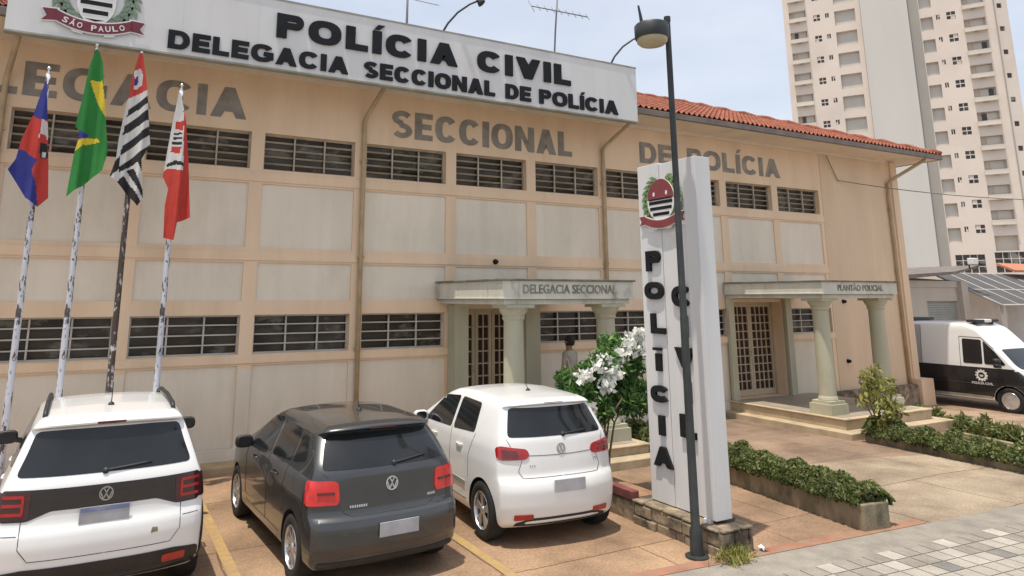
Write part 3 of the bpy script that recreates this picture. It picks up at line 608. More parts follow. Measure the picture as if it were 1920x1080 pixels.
m_crimson = pm('crest_crimson', (0.16, 0.02, 0.035), .6, .1, 6); m_crestred = pm('crest_red', (0.22, 0.045, 0.05), .6, .12, 6)
m_crestw = pm('crest_white', (0.72, 0.71, 0.69), .6, .05, 6); m_crestg = pm('crest_green', (0.17, 0.24, 0.17), .7, .25, 9); m_crestg2 = pm('crest_bright_green', (0.16, 0.25, 0.10), .7, .25, 9)
def crest(parent, org, u, n, s, pale):
    """coat of arms, s = overall width; origin at the middle of the ribbon's underside"""
    org = Vector(org); u = Vector(u); n = Vector(n); Z = Vector((0, 0, 1))
    Q = lambda a, b, d=0.0: org + u * (a*s) + Z * (b*s) + n * d
    kx = .80 if pale else 1.0
    gm = m_crestg if pale else m_crestg2; red = m_crimson if pale else m_crestred
    mb = MB()                                                # laurel and coffee branches
    for sg in (-1, 1):
        for k in range(11):
            t = k / 10; ang = -1.25 + 2.35 * t; cx = sg * .36 * math.cos(ang); cz = .56 + .36 * math.sin(ang)
            for q in (-1, 0, 1):
                a2 = ang + math.pi/2 + q * .6; dx, dz = sg * math.cos(a2), math.sin(a2); lx, lz = .075, .028
                px, pz = cx + q * sg * .05 * math.cos(ang), cz + q * .05 * math.sin(ang)
                mb.ext([Q(px - dx*lx, pz - dz*lx, .012), Q(px + dz*lz, pz - dx*lz, .012), Q(px + dx*lx, pz + dz*lx, .012), Q(px - dz*lz, pz + dx*lz, .012)], n * .012)
    mb.build('laurel_branches', gm, parent)
    sh = [(-.24, .92), (-.24, .50)] + [(-.24 * math.cos(t), .50 - .27 * math.sin(t)) for t in np.linspace(.2, math.pi - .2, 12)] + [(.24, .50), (.24, .92)]
    if not pale: sh = [(.30 * math.cos(t), .56 + .33 * math.sin(t)) for t in np.linspace(0, 2*math.pi, 32, endpoint=False)]
    mb = MB(); mb.ext([Q(a*kx, b, .018) for a, b in sh], n * .02, 0); 
    ins = lambda hw_, z0, z1, m, kx=kx: (lambda hw: mb.ext([Q(-hw, z0, .036), Q(hw, z0, .036), Q(hw, z1, .036), Q(-hw, z1, .036)], n * .006, m))(hw_ * kx)
    if pale:
        ins(.205, .66, .90, 2); mb.ext([Q(-.12, .70, .042), Q(.12, .70, .042), Q(.15, .86, .042), Q(-.15, .86, .042)], n * .004, 1)
        for z, hw in ((.56, .205), (.455, .195), (.35, .155)): ins(hw, z, z + .05, 1)
        mb.ext([Q(a, b, .036) for a, b in ((-.1, .29), (0, .265), (.1, .29))], n * .006, 1)
    else:
        mb.ext([Q(.29 * math.cos(t), .58 + .31 * math.sin(t), .036) for t in np.linspace(0, math.pi, 18)], n * .006, 2)
        for z, hw in ((.50, .26), (.41, .24), (.32, .18)): ins(hw, z, z + .05, 1)
        for sx in (-.14, .14): mb.ext([Q(sx + .022*math.cos(t), .66 + .035*math.sin(t), .042) for t in np.linspace(0, 2*math.pi, 10, endpoint=False)], n * .004, 0)
        mb.ext([Q(-.25, .565, .042), Q(.25, .565, .042), Q(.26, .59, .042), Q(-.26, .59, .042)], n * .003, 1)
    mb.build('shield', [m_crestw, m_black, m_crimson if pale else m_crestred, m_crestred if not pale else m_crestw], parent)
    # ribbon with the words
    rim = MB(); rib = MB()
    top = lambda x: .13 + .16 * (2*x)**2; h = .115
    xs_ = np.linspace(-.36, .36, 15)
    up_ = [(x, top(x) + h) for x in xs_]; lo_ = [(x, top(x)) for x in xs_]
    rib.ext([Q(a, b, .046) for a, b in lo_ + up_[::-1]], n * .012, 0)
    g = .018
    rim.ext([Q(a, b - g, .040) for a, b in lo_] + [Q(a, b + g, .040) for a, b in up_[::-1]], n * .006, 1)
    for sg in (-1, 1):
        tail = [(sg*.33, .22), (sg*.50, .20), (sg*.455, .255), (sg*.50, .335), (sg*.33, .345)]
        rib.ext([Q(a, b, .034) for a, b in tail], n * .006, 0)
        rim.ext([Q(a * 1.03, .277 + (b - .277) * 1.22, .028) for a, b in tail], n * .006, 1)
        cu = [(sg*.10, .10), (sg*.20, .115), (sg*.24, .165), (sg*.12, .15)]; rim.ext([Q(a, b, .030) for a, b in cu], n * .008, 1)
    rb = rib.build('ribbon', [red, m_crestw], parent); rim.build('ribbon_edge', [red, m_crestw], rb)
    if pale:
        lt = MB(); word = 'SÃO PAULO'; xs2 = np.linspace(-.285, .285, len(word))
        for ch, x in zip(word, xs2):
            if ch == ' ': continue
            sl_ = .16 * 8 * x; c_, s_ = math.cos(math.atan(sl_)), math.sin(math.atan(sl_))
            put_text(lt, ch, Q(x - .025, top(x) + .022 - .02*sl_, .0585), u * c_ + Z * s_, Z * c_ - u * s_, n, width=.052*s if ch != 'I' else .02*s, height=.062*s, depth=.004, offset=.02)
        lt.build('ribbon_lettering', m_crestw, rb, fix=False)
crest(S, (3.19, SY, 6.73), (1, 0, 0), (0, -1, 0), 1.42, True)
# ------------------------------------------------------------------ flagpoles and flags
PY = -1.15
FL = {
1: dict(x=2.66, top=6.30, m=m_peel, out=[(-0.02, 6.03), (0.0, 6.03), (0.07, 5.44), (0.15, 4.72), (0.19, 4.28), (0.07, 4.14), (-0.09, 4.26), (-0.25, 4.51), (-0.34, 4.65), (-0.27, 4.83), (-0.23, 5.13), (-0.12, 5.51)],
 cols=[('R', [(-0.66, 6.56), (0.09, 6.69), (0.36, 3.96), (-0.37, 3.93)]), ('B', [(-0.24, 6.17), (0.03, 6.21), (0.11, 5.44), (-0.03, 5.43), (-0.14, 5.5)]), ('B', [(-0.34, 4.96), (-0.21, 4.98), (0.0, 4.82), (-0.05, 4.67), (0.02, 4.47), (0.1, 3.95), (-0.37, 3.93), (-0.45, 4.67), (-0.28, 4.8)]), ('W', [(0.0, 5.44), (0.07, 5.41), (0.1, 5.14), (-0.01, 5.15)]), ('R', [(-0.01, 5.22), (0.08, 5.2), (0.1, 5.07), (0.03, 5.07)]), ('K', [(0.01, 5.08), (0.1, 5.09), (0.13, 4.87), (0.03, 4.86)]), ('W', [(0.04, 4.96), (0.1, 4.95), (0.1, 4.88), (0.05, 4.87)])],
 lab='limp blue and red quartered flag with a small white crest', plab='white flagpole with flaking paint carrying the blue and red flag'),
2: dict(x=3.26, top=6.78, m=m_peel, out=[(-0.01, 6.64), (0.04, 6.64), (0.11, 6.44), (0.15, 6.09), (0.22, 5.59), (0.3, 5.03), (0.25, 4.73), (0.02, 4.5), (-0.18, 4.3), (-0.16, 4.68), (-0.14, 4.99), (-0.11, 5.18), (-0.11, 5.32), (-0.17, 5.39), (-0.11, 5.86), (-0.07, 6.35), (-0.04, 6.48)],
 cols=[('G', [(-0.51, 6.69), (0.29, 6.84), (0.54, 4.0), (-0.24, 3.96)]), ('Y', [(-0.04, 6.13), (0.13, 6.15), (0.23, 5.56), (0.11, 5.75)]), ('B', [(-0.13, 5.33), (0.02, 5.28), (0.0, 5.21), (-0.11, 5.18)]), ('Y', [(-0.14, 4.99), (-0.11, 5.18), (0.0, 5.23), (0.15, 5.22), (0.18, 5.17), (-0.04, 5.11)])],
 lab='limp green flag with a yellow diamond edge and blue disc showing', plab='tall white flagpole with flaking paint carrying the green and yellow flag'),
3: dict(x=3.895, top=6.76, m=m_peeldark, out=[(-0.035, 6.69), (0.015, 6.7), (0.105, 6.24), (0.165, 5.82), (0.215, 5.41), (0.245, 5.22), (0.135, 4.95), (0.205, 4.36), (0.135, 4.21), (-0.175, 4.58), (-0.275, 4.65), (-0.215, 4.92), (-0.205, 5.23), (-0.155, 5.75), (-0.125, 5.95), (-0.105, 6.25)],
 cols=[('W', [(-0.615, 6.79), (0.225, 6.94), (0.455, 4.03), (-0.365, 3.99)]), ('R', [(-0.235, 6.85), (0.105, 6.91), (0.175, 6.12), (-0.125, 5.92)]), ('W', [(-0.075, 6.38), (0.005, 6.44), (0.045, 6.35), (0.055, 6.19), (-0.025, 6.08), (-0.065, 6.09)]), ('B', [(-0.065, 6.25), (-0.025, 6.31), (-0.005, 6.21), (-0.035, 6.14), (-0.065, 6.15)]), ('K', [(-0.105, 5.74), (0.155, 6.0), (0.165, 5.89), (-0.125, 5.61)]), ('K', [(-0.145, 5.46), (0.175, 5.78), (0.195, 5.62), (-0.155, 5.31)]), ('K', [(-0.145, 5.14), (0.215, 5.52), (0.235, 5.38), (-0.165, 4.98)]), ('K', [(-0.165, 4.8), (0.275, 5.25), (0.285, 5.09), (0.145, 4.95), (-0.155, 4.72)]), ('K', [(-0.285, 4.79), (-0.165, 4.98), (-0.165, 4.77), (-0.275, 4.63)]), ('K', [(-0.145, 4.61), (-0.085, 4.68), (0.225, 4.23), (0.135, 4.17), (-0.175, 4.57)]), ('K', [(-0.055, 4.77), (0.035, 4.81), (0.205, 4.45), (0.215, 4.33)]), ('K', [(0.075, 4.93), (0.145, 4.98), (0.185, 4.7)])],
 lab='limp black and white striped flag with a red canton', plab='dark flagpole with most of its paint gone carrying the striped flag'),
4: dict(x=4.53, top=6.30, m=m_peel, out=[(-0.04, 6.11), (-0.01, 6.11), (0.1, 5.66), (0.19, 5.01), (0.27, 4.08), (0.08, 3.99), (0.05, 3.71), (-0.09, 3.75), (-0.11, 4.25), (-0.08, 4.52), (-0.17, 4.72), (-0.13, 5.21), (-0.09, 5.64)],
 cols=[('R', [(-0.41, 6.94), (0.19, 7.04), (0.45, 3.43), (-0.13, 3.41)]), ('W', [(-0.12, 6.3), (0.02, 6.32), (0.07, 5.59), (0.12, 4.83), (-0.12, 4.85), (-0.23, 4.72), (-0.16, 5.63)]), ('R', [(-0.05, 5.63), (0.06, 5.64), (0.07, 5.49), (-0.05, 5.5)]), ('K', [(-0.06, 5.44), (0.05, 5.45), (0.06, 5.42), (-0.07, 5.4)]), ('K', [(-0.07, 5.37), (0.06, 5.38), (0.06, 5.34), (-0.07, 5.33)]), ('K', [(-0.08, 5.29), (0.06, 5.29), (0.06, 5.25), (-0.08, 5.25)]), ('R', [(-0.08, 5.21), (0.06, 5.21), (0.04, 5.1), (-0.09, 5.12)]), ('K', [(-0.12, 4.93), (-0.01, 4.99), (0.11, 4.96), (0.11, 4.9), (0.0, 4.92), (-0.13, 4.87)])],
 lab='limp red and white flag with small red and black lettering', plab='white flagpole with flaking paint carrying the red and white flag')}
fm = dict(R=(0.55, 0.055, 0.04), B=(0.035, 0.045, 0.26), W=(0.68, 0.67, 0.65), K=(0.022, 0.022, 0.024), G=(0.03, 0.23, 0.045), Y=(0.75, 0.58, 0.04))
fmat = {k: pm('flag_cloth_' + dict(R='red', B='blue', W='white', K='black', G='green', Y='yellow')[k], c, .8, .08, 7, trans=.25) for k, c in fm.items()}
FK = list('RBWKGY')
def inpoly(p, poly):
    x, y = p; c = False; j = len(poly) - 1
    for i in range(len(poly)):
        if (poly[i][1] > y) != (poly[j][1] > y) and x < (poly[j][0]-poly[i][0]) * (y-poly[i][1]) / (poly[j][1]-poly[i][1]) + poly[i][0]: c = not c
        j = i
    return c
for q, F in FL.items():
    p = thing('flagpole', F['plab'], 'flagpole', (F['x'], PY, 0), 0, 'flagpoles in front of the ochre building')
    mb = MB(); mb.tube([(F['x'], PY, z) for z in np.linspace(0, F['top'] - .12, 14)], [.05 - .018 * t for t in np.linspace(0, 1, 14)], 12); mb.build('pole', F['m'], p)
    mb = MB(); mb.lathe([(.001, 0), (.03, .005), (.035, .02), (.015, .035), (.012, .06), (.028, .075), (.032, .095), (.02, .115), (.001, .125)], (F['x'], PY, F['top'] - .125), 12); mb.build('finial', m_chrome, p)
    mb = MB(); mb.lathe([(.14, 0), (.14, .04), (.07, .06), (.052, .16)], (F['x'], PY, 0), 16, smooth=False); mb.build('base', m_kerb, p)
    bm = bmesh.new(); bm.faces.new([bm.verts.new((a, 0, b)) for a, b in F['out']])
    zs = [b for a, b in F['out']]; st = .016
    for cx in np.arange(-.4, .4, st): bmesh.ops.bisect_plane(bm, geom=bm.verts[:] + bm.edges[:] + bm.faces[:], plane_co=(cx, 0, 0), plane_no=(1, 0, 0))
    for cz in np.arange(min(zs), max(zs), st): bmesh.ops.bisect_plane(bm, geom=bm.verts[:] + bm.edges[:] + bm.faces[:], plane_co=(0, 0, cz), plane_no=(0, 0, 1))
    zt = max(zs); zb_ = min(zs)
    for fc in bm.faces:
        c = fc.calc_center_median(); k = 'R'
        for kk, poly in F['cols']:
            if inpoly((c.x, c.z), poly): k = kk
        fc.material_index = FK.index(k); fc.smooth = True
    for v in bm.verts:                                   # hanging folds: the cloth is gathered at the top and opens downwards
        t = (zt - v.co.z) / (zt - zb_); s = v.co.x - .06 * t
        amp = .025 + .075 * t
        v.co.y = -.065 - amp * .55 - amp * (.75 * math.sin(s * 19 + q * 1.7 + t * 1.6) + .35 * math.sin(s * 37 + q + t * 4)) - .05 * t * math.sin(t * 5 + q)
        if v.co.y > -.055: v.co.y = -.055
    me = bpy.data.meshes.new('flag'); bm.to_mesh(me); bm.free()
    for k in FK: me.materials.append(fmat[k])
    me.transform(Matrix.Translation((0, 0, -F['top'])))
    o = lk(bpy.data.objects.new('flag', me)); o.location = (F['x'], PY, F['top']); tag(o, F['lab'], 'flag', 'flags hanging from the flagpoles')

# ------------------------------------------------------------------ street lamp
LX, LY = 9.76, -6.90
p = thing('street_lamp', 'dark iron street lamp with a drum head standing against the white police pillar', 'street lamp', (LX, LY, 0))
mb = MB(); mb.lathe([(.13, 0), (.13, .02), (.075, .03), (.068, .28), (.05, .32), (.047, 1.5), (.045, 2.6), (.041, 2.62), (.038, 4.3), (.036, 6.28), (.042, 6.3), (.042, 6.36), (.001, 6.37)], (LX, LY, 0), 16); mb.build('pole', m_iron, p, sharp=40)
mb = MB(); mb.tube([(LX, LY, 6.20), (LX - .16, LY, 6.17)], .035, 8); mb.build('arm', m_iron, p)
hx = LX - .27; mb = MB()
mb.lathe([(.001, 6.215), (.15, 6.21), (.20, 6.20), (.215, 6.18), (.212, 6.03), (.20, 6.01), (.19, 6.01)], (hx, LY, 0), 28)
mb.tube([(hx - .16, LY, 6.21), (hx - .175, LY, 6.30), (hx - .20, LY, 6.42)], [.022, .018, .012], 8)
hd = mb.build('lamp_head', m_iron, p, sharp=40)
mb = MB(); mb.lathe([(.191, 6.015), (.185, 5.97), (.155, 5.94), (.001, 5.93)], (hx, LY, 0), 28); mb.build('diffuser', m_lens, hd)

# ------------------------------------------------------------------ police pillar and its stone planter
p = thing('stone_planter', 'low rubble stone planter wall under the white police pillar', 'planter', (10.2, -6.0, 0))
mb = MB(); r_ = random.Random(3)
def stones(mb, x0, x1, y0, y1, z0, z1, side):
    """courses of rough blocks standing 1-4 cm proud of a core"""
    z = z0
    while z < z1 - .02:
        h = min(r_.uniform(.10, .19), z1 - z); s = 0.0; Ls = (y1 - y0) if side in 'LR' else (x1 - x0)
        while s < Ls - .01:
            w = min(r_.uniform(.14, .36), Ls - s); pr = r_.uniform(.008, .045); g = .008
            a, b = s + g, s + w - g
            if side == 'L': mb.box(x0 - pr, x0 + .05, y0 + a, y0 + b, z + g, z + h - g)
            elif side == 'R': mb.box(x1 - .05, x1 + pr, y0 + a, y0 + b, z + g, z + h - g)
            else: mb.box(x0 + a, x0 + b, y0 - pr, y0 + .05, z + g, z + h - g)
            s += w
        z += h
mb.box(9.97, 10.46, -7.05, -5.02, -.02, .27); stones(mb, 9.97, 10.46, -7.05, -5.6, -.02, .29, 'L'); stones(mb, 9.97, 10.46, -7.05, -5.6, -.02, .29, 'F'); stones(mb, 9.97, 10.46, -7.05, -5.6, -.02, .29, 'R')
mb.build('stone_wall', m_stone, p, bevel=.012)
mb = MB(); mb.box(9.97, 10.46, -5.02, -4.0, -.02, .25); mb.build('rear_wall', m_planter, p, bevel=.01)
mb = MB(); mb.box(9.96, 10.08, -5.58, -4.2, .25, .36); mb.build('brick_edge', m_brick, p, bevel=.01)
mb = MB(); mb.box(10.085, 10.44, -5.55, -4.05, .2, .275); mb.build('soil', m_soil, p)
T_ = thing('police_pillar', 'tall white pillar sign with a crest and vertical black POLÍCIA CIVIL letters', 'sign', (10.25, -6.2, .28))
mb = MB(); mb.box(10.17, 10.36, -6.14, -5.72, .28, 4.62); mb.box(10.18, 10.35, -6.60, -6.144, .28, 4.60); mb.box(10.20, 10.34, -6.66, -6.60, .28, 4.56)
mb.build('panel', m_white, T_, bevel=.006)
mb = MB(); mb.box(10.10, 10.36, -6.88, -6.66, .31, 4.58); mb.box(10.08, 10.14, -6.80, -6.70, .26, .31); mb.build('end_post', m_white, T_, bevel=.006)
lt = MB(); UV, VV, NV = (0, -1, 0), (0, 0, 1), (-1, 0, 0)
def vl(ch, y, z0, z1, w, x): block_text(T_, m_black, ch, (x - .001, y, z0), UV, VV, NV, w, z1 - z0, .04, .085 if ch != 'I' else .10, .075)
for ch, y, z0, z1, w in (('P', -5.85, 3.17, 3.44, .27), ('O', -5.80, 2.80, 3.03, .35), ('L', -5.89, 2.36, 2.62, .26), ('I', -5.95, 1.89, 2.11, .10), ('C', -5.83, 1.50, 1.71, .32), ('I', -5.95, 1.10, 1.34, .10), ('A', -5.83, .72, .96, .34)): vl(ch, y, z0, z1, w, 10.17)
lt.box(10.11, 10.169, -6.06, -5.93, 2.15, 2.185)
for ch, y, z0, z1, w in (('C', -6.30, 2.71, 2.97, .33), ('I', -6.44, 2.34, 2.60, .10), ('V', -6.30, 1.97, 2.21, .33), ('I', -6.44, 1.55, 1.80, .10), ('L', -6.33, 1.14, 1.41, .26)): vl(ch, y, z0, z1, w, 10.18)
lt.build('accent', m_black, T_)
crest(T_, (10.17, -6.20, 3.62), UV, NV, .86, False)
# grass tuft
C_ = []; 
for _ in range(260):
    a = rng.normal(0, .11); b = rng.normal(0, .07); C_.append((a, b, rng.uniform(.02, .13)))
o = leaf_obj('grass_tuft', C_, .016, m_yl, None, aspect=9, up=1.4); o.location = (10.0, -7.2, 0.0); tag(o, 'small tuft of yellow grass at the foot of the white pillar', 'grass')

# ------------------------------------------------------------------ lamps and aerials on the roof
for k, (x, lab) in enumerate(((9.25, 'curved black sign lamp arm rising from the middle of the sign board'), (13.5, 'curved black sign lamp arm at the right end of the sign board'))):
    p = thing('sign_lamp', lab, 'lamp', (x, -1.09, 8.09), 0, 'lamps over the roof sign')
    mb = MB(); mb.tube([(x, -1.09, 8.05), (x + .12, -1.12, 8.28), (x + .30, -1.2, 8.52), (x + .52, -1.32, 8.70), (x + .68, -1.4, 8.78)], .022, 8); mb.build('arm', m_iron, p)
    mb = MB(); mb.lathe([(.001, 0), (.045, .0), (.06, .05), (.09, .13), (.085, .135), (.001, .09)], (x + .66, -1.39, 8.81), 12, axis=(.55, -.35, -.75)); mb.build('lamp_shade', m_iron, p)
m_alu = pm('dull_aerial_metal', (.17, .17, .18), .5, .1, 5, metal=.3)
p = thing('television_aerial', 'dark roof aerial mast on its own behind the middle of the sign board', 'aerial', (9.12, .5, 7.6))
mb = MB(); mb.tube([(9.11, .5, 7.6), (9.12, .5, 8.75), (9.14, .5, 10.6)], [.035, .03, .016], 8); mb.build('mast', m_alu, p)
mb = MB(); mb.tube([(8.8, .5, 9.42), (9.9, .5, 9.40)], .007, 6); mb.build('boom', m_alu, p)
p = thing('television_aerial', 'thin roof aerial with a crosswise boom of short rods near the street lamp', 'aerial', (13.1, .5, 7.6))
mb = MB(); mb.tube([(13.03, .5, 7.6), (13.06, .5, 8.8), (13.10, .5, 9.4), (13.24, .5, 10.9)], .022, 8); mb.build('mast', m_alu, p)
mb = MB(); mb.tube([(12.3, .35, 9.82), (14.2, .62, 10.0)], .014, 6)
for t in np.linspace(0, 1, 9): x = 12.3 + 1.9*t; y = .35 + .27*t; z = 9.82 + .18*t; L_ = .30 if t < .1 else .16; mb.tube([(x, y - L_*.5, z - L_*.7), (x, y + L_*.5, z + L_*.7)], .007, 5)
mb.build('boom', m_alu, p)

# ------------------------------------------------------------------ plants
def hedge_patch(n, quad, z0, z1, bulge=.12):
    """points spread through a low hedge over a ground quad, denser near its outside"""
    q = np.array(quad, float); a = rng.random((n, 1)); b = rng.random((n, 1))
    P = (q[0]*(1-a)*(1-b) + q[1]*a*(1-b) + q[2]*a*b + q[3]*(1-a)*b)
    w = np.abs(b[:, 0] - .5) * 2
    lump = .75 + .25*np.sin(a[:, 0]*31 + 1.3) * np.sin(a[:, 0]*13 + b[:, 0]*4) + .15*np.sin(a[:, 0]*67)
    top = z0 + (z1 - z0) * (1 - .45 * w**3) * np.clip(lump, .55, 1.15)
    u = rng.random(n) ** .45
    z = z0 + (top - z0) * u
    cen = (q[0]*(1-a) + q[1]*a)*.5 + (q[3]*(1-a) + q[2]*a)*.5
    sw = 1 + bulge * np.sin(u * math.pi)[:, None] * 2
    P = cen + (P - cen) * sw
    return np.c_[P, z], u
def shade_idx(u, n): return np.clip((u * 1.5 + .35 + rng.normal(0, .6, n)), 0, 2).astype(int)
def hedge(label, n, quad, z0, z1, size, mats, loc, aspect=1.7):
    C, u = hedge_patch(n, quad, z0, z1); C = C - np.array(loc)
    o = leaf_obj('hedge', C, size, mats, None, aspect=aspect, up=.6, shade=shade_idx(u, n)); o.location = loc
    return tag(o, label, 'hedge', 'clipped hedges in the forecourt')
def planter_box(label, pts, h, loc):
    mb = MB(); b0 = min(gz(x) for x, y in pts) - .05
    mb.prism(pts, b0, gz(pts[0][0]) + h)
    return root_mesh(mb, 'planter_wall', m_planter, label, 'planter', loc, group='concrete planter walls', bevel=.015)
planter_box('stained concrete planter wall ending at the pavement, nearest the pillar', [(12.74, -3.2), (12.19, -7.25), (12.62, -7.31), (13.18, -3.2)], .31, (12.4, -7.0, 0))
hedge('clipped low green hedge on the concrete planter beside the pillar', 30000, [(12.70, -3.2), (12.17, -7.20), (12.70, -7.30), (13.26, -3.2)], .25, .57, .034, m_l, (12.5, -6, .33))
planter_box('low concrete edging wall running out from the right portico steps', [(17.66, -3.6), (17.36, -7.7), (17.85, -7.7), (18.2, -3.6)], .16, (18, -6, -.07))
hedge('long low hedge running from the right portico steps towards the street', 22000, [(17.60, -3.6), (17.26, -7.7), (17.95, -7.7), (18.3, -3.6)], .05, .40, .037, m_l, (18, -6, .05))
hedge('small far strip of strappy green plants beside the side drive by the van', 2600, [(21.3, -2.4), (20.2, -6.5), (20.75, -6.6), (21.75, -2.4)], -.22, .22, .05, m_yl[:1] + m_l[1:], (21, -4, -.2), aspect=4.5)
planter_box('thin low concrete edging behind the soil bed by the side drive', [(20.95, -2.5), (19.9, -6.6), (20.02, -6.6), (21.07, -2.5)], .07, (20.5, -4, -.2))
hedge('small dark green clump low behind the white police pillar', 2200, [(12.6, -1.9), (12.55, -3.1), (13.15, -3.1), (13.3, -1.9)], 0, .5, .08, m_l, (12.9, -2.5, 0))

def shrub(name, label, base, stems, clumps, size, mats, aspect, nl, flowers=None, cat='shrub', smat=None):
    p = thing(name, label, cat, base)
    mb = MB()
    for pts in stems:
        n = len(pts); mb.tube([Vector(base) + Vector(q) for q in pts], [.022 * (1 - .6 * i / (n - 1)) for i in range(n)], 6)
    mb.build('stems', smat or m_stem, p)
    C = []; U = []
    for (x, y, z, r_) in clumps:
        k = int(nl * r_**2 / .05); d = rng.normal(size=(k, 3)); d /= np.linalg.norm(d, axis=1)[:, None]
        rad = r_ * rng.random(k)[:, None] ** .5
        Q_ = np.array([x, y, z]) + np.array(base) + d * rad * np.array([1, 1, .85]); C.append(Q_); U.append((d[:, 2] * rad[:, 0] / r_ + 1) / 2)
    C = np.concatenate(C); U = np.concatenate(U)
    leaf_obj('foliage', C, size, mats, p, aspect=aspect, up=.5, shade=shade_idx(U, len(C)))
    if flowers:
        for (x, y, z) in flowers:
            k = 46; d = np.clip(rng.normal(size=(k, 3)), -1.4, 1.4) * np.array([.07, .07, .055]) + np.array([x, y, z]) + np.array(base)
            leaf_obj('flower_cluster', d, .080, [m_flower], p, aspect=1.25, up=.9)
    return p
r2_ = random.Random(5); stems = []; clumps = []
for k in range(9):
    a = k * .7; sx = .10 * math.cos(a); sy = .10 * math.sin(a); tx = r2_.uniform(-.62, .62); ty = r2_.uniform(-.45, .35); tz = r2_.uniform(1.0, 1.75)
    stems.append([(sx, sy, 0), (sx + tx*.12, sy + ty*.1, .35), (sx*.8 + tx*.4, sy + ty*.4, .8), (tx, ty, tz)])
for x, y, z, r_ in ((-.35, 0, 1.15, .28), (-.05, .1, 1.35, .30), (.3, -.05, 1.5, .30), (.55, .05, 1.3, .26), (.62, 0, 1.75, .24), (.38, .1, 1.85, .24), (.05, -.1, 1.65, .24), (-.45, .1, 1.38, .22), (-.1, -.15, 1.0, .24), (.32, -.12, 1.08, .26), (.62, -.1, 1.0, .22), (-.3, -.1, .88, .18),  (.75, .1, 1.5, .2), (.82, .05, 1.15, .2), (-.55, -.05, 1.2, .16), (.0, .2, 1.5, .2)): clumps.append((x, y, z, r_))
shrub('flowering_shrub', 'tall green shrub with white flower clusters between the white hatchback and the pillar', (10.25, -4.55, .26), stems, clumps, .036, m_ol, 4.0, 310,
      flowers=[(-.12, -.22, 1.60), (.0, -.2, 1.66), (.12, -.25, 1.50), (-.02, -.25, 1.46), (.30, -.2, 1.72), (.40, -.15, 1.82), (.50, -.15, 1.88), (-.40, -.2, 1.46), (-.37, -.25, 1.02), (.62, -.1, 1.95), (.72, -.12, 2.02), (.60, -.16, 1.80), (.76, -.15, 1.82), (-.06, -.3, 1.32)])
stems = []; clumps = []
for k in range(8):
    a = k*.8; tx = .42*math.cos(a*1.3) * r2_.uniform(.4, 1); ty = .35*math.sin(a) * r2_.uniform(.4, 1); stems.append([(.03*math.cos(a), .03*math.sin(a), 0), (tx*.4, ty*.4, .4), (tx, ty, .95)])
for x, y, z, r_ in ((-.25, 0, 1.2, .16), (.1, .0, 1.35, .10), (-.1, 0, 1.05, .22), (.15, 0, .95, .25), (-.25, 0, .75, .24), (.35, .05, .7, .24), (.05, -.1, .6, .28), (-.1, 0, 1.28, .12), (.5, 0, .55, .2), (-.1, -.1, .35, .22), (.2, 0, .35, .22), (.3, 0, 1.1, .12), (-.32, 0, 1.0, .12)): clumps.append((x*1.15 - .1, y*1.15, z*1.05 + .05, r_*1.1))
shrub('garden_bush', 'loose yellow green bush in front of the right portico column', (17.95, -3.85, -.07), stems, clumps, .056, m_yl, 2.8, 46)

mb = MB(); r_ = random.Random(2); vs_ = [[mb.bm.verts.new((10.52 + i*.028 + r_.uniform(-.008, .008), -7.16 + j*.028 + r_.uniform(-.008, .008), .012 + r_.uniform(0, .05))) for i in range(4)] for j in range(4)]
for i in range(3):
    for j in range(3): mb.bm.faces.new((vs_[j][i], vs_[j][i+1], vs_[j+1][i+1], vs_[j+1][i]))
root_mesh(mb, 'paper_scrap', m_crestw, 'crumpled white paper scrap on the ground at the corner of the stone planter', 'litter', (10.55, -7.12, 0), fix=False)
# ------------------------------------------------------------------ person on the left portico
p = thing('person', 'person with short dark hair standing with their back turned behind the flowering shrub', 'person', (12.2, -1.05, .30), R(200))
J = [((0, 0, .93), .15, -1), ((0, 0, 1.10), .135, 0), ((0, .01, 1.28), .155, 1), ((0, .01, 1.40), .135, 2), ((0, .0, 1.49), .055, 3), ((0, -.005, 1.56), .075, 4), ((0, -.01, 1.65), .092, 5), ((0, -.0, 1.70), .07, 6),
     ((-.17, .01, 1.40), .062, 3), ((-.22, .0, 1.14), .045, 8), ((-.20, -.10, .93), .034, 9), ((-.19, -.14, .85), .034, 10),
     ((.17, .01, 1.40), .062, 3), ((.22, .0, 1.14), .045, 12), ((.20, -.10, .93), .034, 13), ((.19, -.14, .85), .034, 14),
     ((-.09, 0, .86), .10, 0), ((-.10, -.01, .50), .066, 16), ((-.10, .02, .09), .045, 17), ((-.105, -.11, .035), .036, 18),
     ((.09, 0, .86), .10, 0), ((.10, -.01, .50), .066, 20), ((.10, .02, .09), .045, 21), ((.105, -.11, .035), .036, 22)]
me = bpy.data.meshes.new('body'); me.from_pydata([j[0] for j in J], [(j[2], i) for i, j in enumerate(J) if j[2] >= 0], [])
ob = lk(bpy.data.objects.new('body', me)); md = ob.modifiers.new('skin', 'SKIN')
if not me.skin_vertices: 
    pass
for i, j in enumerate(J): me.skin_vertices[0].data[i].radius = (j[1], j[1] * (.72 if i in (0, 1, 2, 3) else 1.0))
me.skin_vertices[0].data[0].use_root = True
sb = ob.modifiers.new('sub', 'SUBSURF'); sb.levels = 2; sb.render_levels = 2
dg = bpy.context.evaluated_depsgraph_get(); me2 = bpy.data.meshes.new_from_object(ob.evaluated_get(dg)); bpy.data.objects.remove(ob)
m_skin = pm('skin', (.30, .17, .11), .6, .08, 6); m_shirt = pm('grey_shirt', (.40, .37, .32), .9, .12, 6); m_trous = pm('dark_trousers', (.035, .035, .042), .9, .2, 6); m_hair = pm('dark_hair', (.015, .011, .009), .7, .3, 20); m_shoe = pm('dark_shoe', (.02, .018, .016), .6, .2, 8)
